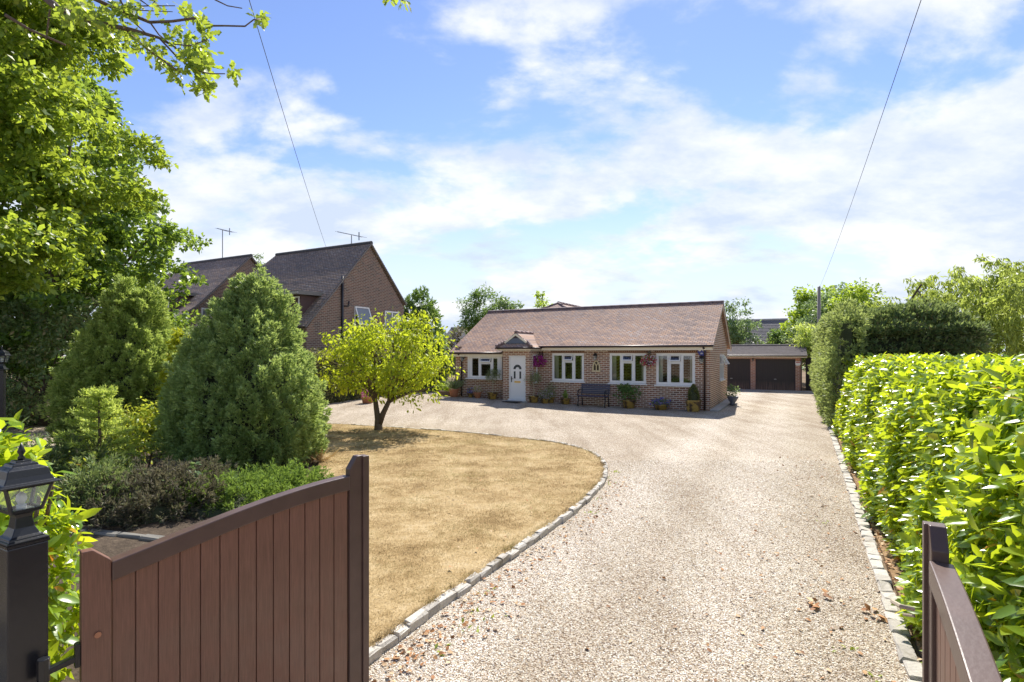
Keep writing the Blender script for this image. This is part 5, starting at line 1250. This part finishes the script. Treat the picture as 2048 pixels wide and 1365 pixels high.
box_hedge('beech_hedge', 'brownish clipped hedge between the gravel court and the neighbouring house', -17.6, -16.5, 9.5, 21.5, 2.15, HEDGB, 3400, .09, 33, COREB, .2, leafkind=True)

# ------------------------------------------------------------------ the small tree on the lawn
rs = np.random.RandomState(41)
tx, ty = gp(757, 864); tr = thing('cherry_tree', 'small spreading yellow green tree with forked trunk on the lawn edge', 'tree', (tx, ty, LZ))
cl, d = blob_pts(rs, 160, (.25, 0, 1.95), (1.58, 1.45, 1.02), .45, .10); cl = cl[cl[:, 2] > .75]
cl = np.concatenate([cl, np.array([(-1.45, 0, 1.95), (-1.2, -.3, 2.45), (1.3, 0, 2.95), (1.0, .2, 3.1), (.9, -.2, 2.9), (-.75, 0, 2.75), (1.75, .1, 2.2), (1.9, 0, 1.6), (1.55, -.2, .95), (1.0, -.5, .85), (-1.0, -.2, 1.15), (-1.2, .1, 1.4)])])
V, F = crown(rs, cl, 50, .36, .112, .46, .8, 'laurel', .55, .8, .25); np_mesh('crown', V, F, CHERRY, tr)
m = MB()
m.tube([(0, 0, -.15), (.0, 0, .05), (-.02, 0, .3), (-.08, 0, .75), (-.3, .05, 1.2)], [.15, .115, .08, .066, .04], 8)
m.tube([(.02, 0, .15), (.12, -.02, .42), (.28, -.02, .75), (.5, 0, 1.1), (.75, 0, 1.5)], [.085, .075, .06, .048, .032], 8)
for p0, tips, r0 in (((-.08, 0, .75), [(-1.2, .2, 1.9), (-.7, -.5, 2.2), (-.3, .4, 2.6), (0, -.3, 2.6)], .05), ((.28, -.02, .75), [(1.5, .1, 1.9), (1.1, .5, 2.6), (.7, -.6, 2.2), (.4, .2, 2.8), (1.6, -.2, 1.2)], .055)): limbs(m, p0, tips, r0, rs)
for q in cl[::2]:
    st = Vector((q[0] * .55 + .1, q[1] * .55, max(.9, q[2] * .72))); m.tube([st, st.lerp(Vector(q), .5) + Vector((0, 0, .06)), Vector(q)], [.014, .010, .004], 5)
m.build('trunk', BARK, tr, smooth=True)

# ------------------------------------------------------------------ conifers and shrubs of the bed
def cypress(label, px, y, Rr, H, mat, seed, K, per, plen, blen, px_peaks=(), group=None, bot=.72, p=1.7, q=.8, up=.9, name='cypress', cat='conifer', bw=.26):
    rs = np.random.RandomState(seed); x = (px - CX) / FPX * y; t_ = thing(name, label, cat, (x, y, 0), 0, group)
    parts = [plume_shrub(rs, (0, 0, .05), egg_surface(Rr, H, bot=bot, p=p, q=q), K, per, plen, blen, bw, up)]
    for ox, oy, oz, r2, h2, k2 in px_peaks: parts.append(plume_shrub(rs, (ox, oy, oz), egg_surface(r2, h2, bot=1, p=1.3, q=.9), k2, per, plen, blen, bw, up + .3))
    V, F = merge(parts); np_mesh('foliage', V, F, mat, t_)
    core(MB(), Rr, H, (0, 0, 0), 0, bot, p, q, .74).build('dark_core', COREM, t_)  # solid dark core behind the plumes
    return t_
BED = 'conifers of the shrub bed'
cypress('large dense green cypress in the middle of the shrub bed', 497, 10, 1.25, 3.25, CYPB, 51, 900, 84, .38, .064, ((.18, 0, 2.75, .40, .7, 40), (.5, .1, 2.55, .34, .45, 24), (-.08, 0, 2.7, .34, .62, 26)), BED, p=2.35, q=1.0, bot=.88)
cypress('broad green cypress on the left of the shrub bed', 262, 12.4, 1.28, 3.4, CYPR, 52, 760, 76, .38, .072, ((-.1, 0, 2.95, .42, .7, 40), (.42, 0, 2.85, .38, .55, 30)), BED, p=2.3, q=.98, bot=.84)
cypress('narrow golden yellow conifer between the two cypresses', 362, 11.2, .34, 2.55, GOLD, 53, 170, 26, .26, .08, (), BED, p=2.2)
# little fir with layered shoots
rs = np.random.RandomState(61)
fx, fy = (197 - CX) / FPX * 8.6, 8.6
t_ = thing('young_fir', 'small pale green fir with tiered branches before the left cypress', 'conifer', (fx, fy, 0), 0, BED)
m = MB(); m.tube([(0, 0, 0), (.02, 0, .8), (0, 0, 1.45)], [.035, .025, .008], 6); parts = []
for k in range(8):
    z = .28 + k * .155; r_ = .66 * (1 - k / 9) + .05
    for j in range(7):
        an = j * .9 + k * .55 + rs.normal() * .2; tip = np.array([math.cos(an) * r_, math.sin(an) * r_, z + .12 + rs.normal() * .03]); st = np.array([0, 0, z])
        m.tube([st, tip], [.01, .004], 4); s_ = rs.uniform(.1, 1.05, 170)[:, None]; b = st + (tip - st) * s_ + rs.normal(size=(170, 3)) * .02
        D = (tip - st)[None] * 1.1 + rs.normal(size=(170, 3)) * .4 + np.array([0, 0, .2]); parts.append(leaves(b, D, rdir(rs, 170), rs.uniform(.04, .085, 170), .24))
parts.append(leaves(np.stack([rs.normal(size=90) * .012, rs.normal(size=90) * .012, rs.uniform(1.3, 1.5, 90)], 1), rs.normal(size=(90, 3)) * .5 + np.array([0, 0, .7]), rdir(rs, 90), rs.uniform(.03, .06, 90), .2))
m.build('trunk', BARK, t_); V, F = merge(parts); np_mesh('foliage', V, F, FIRL, t_)

def bush(name, label, px, y, z, rad, mat, seed, K, per, cr, ll_, lw, kind='diamond', group=None, flat=.7, droop=.2, cat='shrub', xoff=0):
    rs = np.random.RandomState(seed); x = (px - CX) / FPX * y + xoff; t_ = thing(name, label, cat, (x, y, 0), 0, group)
    cl, d = blob_pts(rs, K, (0, 0, z), rad, .45, .12); cl[:, 2] = np.maximum(cl[:, 2], .08)
    V, F = crown(rs, cl, per, cr, ll_, lw, flat, kind, droop); np_mesh('foliage', V, F, mat, t_)
    m = MB()
    for k in range(7): q = cl[(k * 5) % K]; m.tube([(q[0] * .1, q[1] * .1, -.05), (q[0] * .6, q[1] * .6, q[2] * .55), tuple(q)], [.022, .014, .006], 5)
    m.build('stems', BARK, t_); return t_
LOW = 'low shrubs of the bed'
bush('pieris_shrub', 'leafy shrub with reddish tips between fir and large cypress', 292, 9.7, .72, (.75, .45, .5), RHOD, 62, 70, 22, .24, .10, .36, 'laurel', LOW, droop=.5)
bush('pieris_shrub', 'small sunlit leafy shrub at the foot of the young fir', 205, 7.9, .28, (.35, .3, .28), RHOD, 63, 30, 22, .18, .09, .36, 'laurel', LOW, droop=.4)
def spread(label, px, y, rad, mat, seed, K, plen, blen, lift=.3, tilt=(.2, 0), name='spreading_shrub', zc=.0):
    rs = np.random.RandomState(seed); x = (px - CX) / FPX * y; t_ = thing(name, label, 'shrub', (x, y, 0), 0, LOW)
    def sf(r_, k_):
        d = rdir(r_, k_); d[:, 2] = np.abs(d[:, 2]); l = 1 + .13 * np.sin(4 * np.arctan2(d[:, 1], d[:, 0]) + seed); s_ = r_.uniform(.75, 1, k_)
        nn = unit(d / np.array(rad) + np.array([tilt[0], tilt[1], 0]) * 2); return d * np.array(rad) * (l * s_)[:, None] + np.array([0, 0, zc]), nn
    V, F = plume_shrub(rs, (0, 0, 0), sf, K, 22, plen, blen, .2, lift, .3); np_mesh('foliage', V, F, mat, t_)
    MB().lathe([(rad[0] * .8, 0), (rad[0] * .7, rad[2] * .45), (rad[0] * .35, rad[2] * .72), (.02, rad[2] * .78)], (0, 0, 0), 12).build('dark_core', COREM, t_)  # solid dark core mound under the sprays
spread('dark bronze spreading shrub in front of the shrub bed', 300, 7.05, (.78, .6, .36), PURP, 71, 300, .28, .06, .25, (.5, -.1))
spread('bronze brown spreading shrub at the foot of the large cypress', 378, 7.5, (.6, .45, .38), PURP, 72, 200, .27, .06, .25, (.5, -.1))
spread('dull green spreading shrub at the left front of the bed', 200, 6.9, (.42, .45, .5), HEDGD, 73, 170, .26, .06, .5)
spread('bright green low juniper behind the top of the left gate', 450, 7.4, (.85, .5, .20), JUNI, 74, 300, .27, .055, .05, (.5, -.1), 'juniper')
spread('flat green juniper reaching right under the large cypress', 560, 8.0, (.6, .5, .18), JUNI, 75, 200, .26, .055, .04, (.6, -.1), 'juniper')
spread('dim green ground hugging juniper at the far left of the bed', 120, 8.3, (.7, .6, .5), HEDGD, 76, 220, .36, .07, .3, (.1, 0), 'juniper')
t_ = thing('dry_plant', 'withered straw coloured plant at the right foot of the large cypress', 'plant', (*gp(632, 928), .05), 0, LOW)
n = 130; D = rs.normal(size=(n, 3)) * np.array([.8, .8, .3]) + np.array([0, 0, .7]); V, F = leaves(rs.normal(size=(n, 3)) * np.array([.12, .1, .02]), D, rdir(rs, n), rs.uniform(.12, .34, n), .10, bend=.3); np_mesh('stems', V, F, STRAW, t_)
for px, py, y, lb in ((388, 925, 7.2, 'blue grey seedling poking out of the bronze shrubs'), (470, 960, 7.3, 'blue grey sprig at the edge of the bright juniper')):
    p = P(px, py, y); t_ = thing('young_plant', lb, 'plant', (p.x, p.y, 0), 0, LOW)
    MB().tube([(0, 0, 0), (.01, 0, p.z)], [.01, .005], 5).build('stem', BARK, t_)
    n = 34; s_ = rs.uniform(.5, 1, n); V, F = leaves(np.stack([0 * s_, 0 * s_, p.z * s_], 1), rs.normal(size=(n, 3)) + np.array([0, 0, .5]), np.tile((0, 0, 1.), (n, 1)) + rs.normal(size=(n, 3)) * .3, rs.uniform(.06, .12, n), .5); np_mesh('leaves', V, F, TREEB, t_)

# ------------------------------------------------------------------ big trees on the left
def big_tree(name, label, c, base, rad, mat, seed, K, per, cr, ll_, lw, r0=.3, shell=.5, kind='diamond', cat='tree', group=None, zmin=None, rough=.14, extra=None, flat=.65, droop=.2, taper=0., keep=None, sub=0, br_=.7):
    rs = np.random.RandomState(seed); t_ = thing(name, label, cat, (base[0], base[1], 0), 0, group); o_ = np.array([base[0], base[1], 0])
    cl, d = blob_pts(rs, K, c, rad, shell, rough)
    if taper: f = np.clip((cl[:, 2] - c[2]) / rad[2], 0, 1.3); cl[:, :2] = np.array(c)[:2] + (cl[:, :2] - np.array(c)[:2]) * (1 - taper * f)[:, None]
    if zmin is not None: cl = cl[cl[:, 2] > zmin]
    if extra is not None: cl = np.concatenate([cl, extra])
    if keep is not None: cl = cl[keep(cl)]
    cb = boughs(rs, cl, sub, br_) if sub else cl
    V, F = crown(rs, cb, per, cr, ll_, lw, flat, kind, droop); np_mesh('crown', V - o_, F, mat, t_)
    m = MB(o_); fork = (base[0] + (c[0] - base[0]) * .3, base[1] + (c[1] - base[1]) * .3, max(.8, (c[2] - rad[2]) * .9 + .2))
    m.tube([(base[0], base[1], -.2), (base[0], base[1], .3), fork], [r0 * 1.35, r0, r0 * .75], 10)
    idx = rs.choice(len(cl), min(len(cl), 16), replace=False); limbs(m, fork, [tuple(cl[i]) for i in idx], r0 * .3, rs)
    m.build('trunk', BARK, t_, smooth=True); return t_
rs = np.random.RandomState(81)
oak = big_tree('oak_tree', 'large sunlit oak at the left edge with a limb reaching overhead', (-9.9, 9.6, 7.0), (-10.3, 9.6), (2.2, 2.5, 4.4), OAKL, 81, 150, 58, .27, .125, .6, .2, .5, 'diamond', zmin=3.0, rough=.18, sub=13, br_=.72)
ol = np.array([oak.location.x, oak.location.y, 0])
# the long limb over the entrance
Yb = 4.6
mainp = [(-10.2, 9.5, 6.0), (-8.6, 8.4, 8.0), (-6.4, 6.6, 8.0), (-5.0, 5.3, 6.3), tuple(P(60, -30, 4.9)), tuple(P(120, 20, 4.7)), tuple(P(200, 48, Yb)), tuple(P(262, 60, Yb)), tuple(P(318, 76, Yb)), tuple(P(352, 96, Yb))]
br = MB(ol); br.tube(mainp, [.13, .10, .08, .055, .04, .03, .024, .018, .012, .007], 8)
subs = [([(150, -20), (225, 15), (300, 45), (345, 43), (395, 36)], .018), ([(395, 36), (420, 52), (450, 52), (490, 53), (507, 40), (522, 38)], .009), ([(240, 0), (262, 40), (290, 65), (310, 78)], .008), ([(250, 55), (262, 72), (300, 102), (335, 128), (360, 145)], .012),
        ([(318, 76), (350, 110), (385, 140), (420, 148), (450, 148)], .008), ([(300, 45), (318, 70), (340, 88), (380, 92), (415, 80)], .007), ([(225, 15), (300, 12), (350, 12)], .006), ([(265, 20), (300, 22), (345, 24)], .005), ([(280, 0), (300, 14), (320, -8)], .006), ([(430, 0), (455, 12), (484, 17)], .006),
        ([(100, 20), (95, 60), (92, 80)], .008), ([(10, 30), (60, 60), (130, 90)], .014), ([(385, 140), (400, 165), (410, 185)], .006)]
for pts, r_ in subs:
    n = len(pts); br.tube([P(px, py, Yb - .1 + .15 * math.sin(i * 1.3)) for i, (px, py) in enumerate(pts)], [r_ * (1 - .6 * i / n) for i in range(n)], 6)
br.build('branch', BARK, oak, smooth=True)
cl = []; 
for px, py, k, sp in ((395, 130, 60, 26), (380, 100, 30, 30), (352, 60, 14, 16), (410, 170, 30, 16), (400, 110, 26, 20), (365, 20, 12, 10), (398, 36, 14, 12), (521, 38, 12, 8), (467, 140, 10, 9), (415, 62, 8, 8), (290, 88, 14, 14), (310, 105, 10, 12), (255, 70, 12, 14), (318, 118, 10, 12), (345, 140, 8, 10), (352, 150, 8, 8), (250, 25, 18, 22),
                      (190, 40, 26, 26), (225, 62, 14, 18), (150, 20, 24, 26), (205, 20, 24, 26), (265, 6, 14, 22), (130, 30, 14, 20), (310, 8, 8, 14), (805, 2, 8, 6), (780, -6, 6, 8)):
    for _ in range(int(k * 2.3)): q = P(px + rs.normal() * sp * .6, py + rs.normal() * sp * .6, Yb + rs.normal() * .12); cl.append(q)
cl = np.array(cl); n = len(cl)
V, F = leaves(cl, rs.normal(size=(n, 3)) + np.array([.2, 0, -.5]), rs.normal(size=(n, 3)) * .7 + np.array([0, -.3, .7]), rs.uniform(.055, .105, n), .72, 'oak', .15); np_mesh('branch_leaves', V - ol, F, OAKL, oak)
br = MB(ol); br.tube([(-6.0, 6.4, 7.8), (-3.5, 5.2, 6.9), tuple(P(700, -40, 4.8)), tuple(P(790, -4, Yb)), tuple(P(808, 2, Yb))], [.05, .035, .018, .008, .004], 6); br.build('branch', BARK, oak, smooth=True)
big_tree('maple_tree', 'tall darker broadleaf tree behind the oak, beside the farther chalet', (-15.6, 17.5, 6.6), (-15.8, 17.5), (3.9, 4.0, 6.4), OAKD, 82, 190, 38, .33, .17, .7, .4, .5, sub=11, br_=.95, zmin=1.6, taper=.38, rough=.12,
         extra=np.array([(-12.0, 17.2, 6.0), (-11.8, 17.0, 5.5), (-12.1, 17, 4.8), (-12.0, 16.8, 7.0), (-12.4, 17, 4.0)]))
def left_mass(label, a, b, rad, z, mat, seed, K=220, per=40, ll_=.13): 
    x, y = a, b; return big_tree('shrub_thicket', label, (x, y, z), (x, y), rad, mat, seed, K, per, .45, ll_, .45, .1, .55, zmin=.1, cat='shrub', group='dark shrubs under the trees')
left_mass('dark shaded evergreen shrubs under the oak at the far left', -13.6, 15.5, (3.0, 1.6, 2.3), 1.5, HEDGD, 83, 420, 60)
left_mass('low dark shrubs beyond the garden lantern', -17.5, 16.5, (2.6, 1.5, 2.6), 1.6, DARKT, 84, 300, 50)
left_mass('dark green shrubs filling in behind the two cypresses', -9.8, 17.5, (2.6, 1.2, 1.35), .9, HEDGD, 85, 260, 40)

# ------------------------------------------------------------------ trees behind and to the right
rs = np.random.RandomState(90)
cypress('dome shaped dark green conifer behind the nearer chalet', 838, 31, 1.35, 5.4, DARKT, 91, 420, 20, .55, .17, (), None, bot=.9, p=2.6, q=.6)
def pxtree(name, label, px, y, top, w_, bot, mat, seed, K, per, cr, ll_, lw=.5, group='trees behind the bungalow', shell=.3, rough=.2, taper=.35, flat=.7, droop=.2):
    K = max(8, K // 3); per = int(per * .75); lw *= 1.25
    x = (px - CX) / FPX * y; zt = EYE - (top - HZ) / FPX * y; zb = EYE - (bot - HZ) / FPX * y; rx = w_ / 2 / FPX * y
    return big_tree(name, label, (x, y, (zt + zb) / 2), (x, y), (rx, rx * .9, (zt - zb) / 2), mat, seed, K, per, cr * .75, ll_, lw, .14, shell, group=group, rough=rough, taper=taper, flat=flat, droop=droop, sub=5, br_=cr * 1.25)
pxtree('conifer_tree', 'dark spiky evergreen behind the left end of the bungalow roof', 958, 36, 585, 80, 690, DARKT, 92, 90, 46, .55, .24, .22)
pxtree('broadleaf_tree', 'loose dark green tree right of the spiky evergreen', 1008, 37, 583, 60, 680, TREEB, 93, 50, 34, .5, .26, .4)
pxtree('broadleaf_tree', 'thin airy treetop peeping over the middle of the bungalow ridge', 1103, 38, 588, 74, 680, TREEG, 94, 36, 22, .45, .26, .4)
pxtree('broadleaf_tree', 'round green tree between the bungalow gable and the garage roof', 1478, 42, 612, 104, 720, TREEB, 95, 110, 40, .6, .22, .4)
pxtree('broadleaf_tree', 'bushy purple tinged shrub at the left end of the bungalow', 915, 29, 655, 34, 715, PURP, 96, 16, 24, .35, .16, .4)
for px, top, lb in ((1541, 664, 'slim dark cypress behind the garage, shorter of two'), (1552, 655, 'slim dark cypress behind the garage, taller of two')):
    y = 44; cypress(lb, px, y, .32, EYE - (top - HZ) / FPX * y, HEDGD, 97 + px, 80, 16, .35, .12, (), 'slim cypresses behind the garage', p=2, name='slim_cypress')
pxtree('broadleaf_tree', 'dark bush behind the right part of the garage roof', 1572, 40, 650, 60, 720, DARKT, 98, 50, 34, .5, .22)
pxtree('broadleaf_tree', 'tall bright green tree behind the telegraph pole', 1625, 38, 580, 120, 700, TREEG, 99, 150, 46, .6, .21, .5, 'trees on the right', taper=.3)
pxtree('broadleaf_tree', 'taller bluish green tree right of the telegraph pole', 1690, 35, 566, 120, 690, TREEB, 100, 140, 42, .6, .2, .5, 'trees on the right')
pxtree('broadleaf_tree', 'bright leafy tree just behind the dark clipped hedge', 1722, 33, 572, 110, 690, TREEG, 101, 120, 40, .6, .2, .5, 'trees on the right')
pxtree('grey_shrub', 'silvery green shrub beside the garage at the foot of the pole', 1638, 32.5, 640, 66, 730, OLIV, 102, 90, 40, .5, .15, .4, 'trees on the right')
pxtree('grey_shrub', 'pale silvery tall shrub between the pole and the bright tree', 1628, 34, 622, 64, 690, TREEB, 103, 70, 40, .5, .15, .4, 'trees on the right')
pxtree('laburnum_bush', 'yellow green bush overhanging the right end of the garage roof', 1622, 31.5, 652, 62, 718, FIRL, 104, 70, 40, .4, .14, .4, 'trees on the right')
pxtree('ivy_shrub', 'dark leafy shrub between the beech hedge and the bungalow', 880, 27.5, 668, 62, 800, DARKT, 105, 90, 44, .4, .14, .5, None, shell=.2)
pxtree('sapling', 'thin sprig of a treetop between the two chalet roofs', 516, 38, 505, 24, 560, TREEB, 106, 12, 14, .3, .22, .3, None)
rs = np.random.RandomState(107)
t_ = thing('potted_plant', 'pot of pink flowers on the gravel behind the small lawn tree', 'potted plant', (*gp(735, 812), .02), -TH)
round_pot(t_, .17, .24, .34, TERRA); flower_mass(rs, (0, 0, .46), (.24, .24, .18), 240, .06, FPUR, 'flowers', t_, RHOD, 120)
# weeping willow
rs = np.random.RandomState(110)
wy = 21; wx = (1925 - CX) / FPX * wy
t_ = thing('willow_tree', 'wide yellow green weeping willow at the right edge', 'tree', (wx, wy, 0))
m = MB(); parts = []
for k in range(5): m.tube([(.1 * k - .2, 0, -.1), (-.9 + .45 * k + rs.normal() * .1, rs.normal() * .3, 1.6), (-2 + 1.0 * k, rs.normal() * .6, 3.4), (-2.8 + 1.4 * k, rs.normal(), 4.6)], [.16, .11, .07, .03], 7)
cl, d = blob_pts(rs, 430, (.4, 0, 3.75), (4.1, 2.8, 1.8), .3, .2)
cl = cl[~((cl[:, 0] < -1.5) & (cl[:, 2] > 4.6 + .25 * (cl[:, 0] + 1.5)))]
for q in cl:
    L_ = rs.uniform(.7, 1.8); n = 60; s_ = rs.uniform(0, 1, n); an = rs.uniform(0, 6.28); ox, oy = math.cos(an) * .35, math.sin(an) * .35
    base = q + np.stack([ox * np.sqrt(s_) + rs.normal(size=n) * .09, oy * np.sqrt(s_) + rs.normal(size=n) * .09, -L_ * s_ ** 1.5 + .25 * np.sin(s_ * 3)], 1)
    parts.append(leaves(base, rs.normal(size=(n, 3)) * .5 + np.array([ox * .5, oy * .5, -.8]), rdir(rs, n), rs.uniform(.15, .30, n), .24))
V, F = merge(parts); np_mesh('crown', V, F, WILL, t_); m.build('trunk', BARK, t_, smooth=True)
# distant wood along the horizon
rs = np.random.RandomState(120); cl = []
for _ in range(520):
    an = rs.uniform(-1.0, 1.05); d_ = rs.uniform(70, 95); cl.append((math.sin(an) * d_, math.cos(an) * d_, rs.uniform(.3, 3.4)))
V, F = crown(rs, np.array(cl), 22, 2.6, .8, .6); tag(np_mesh('distant_wood', V, F, DARKT), 'low line of far trees on the horizon', 'wood', kind='stuff')
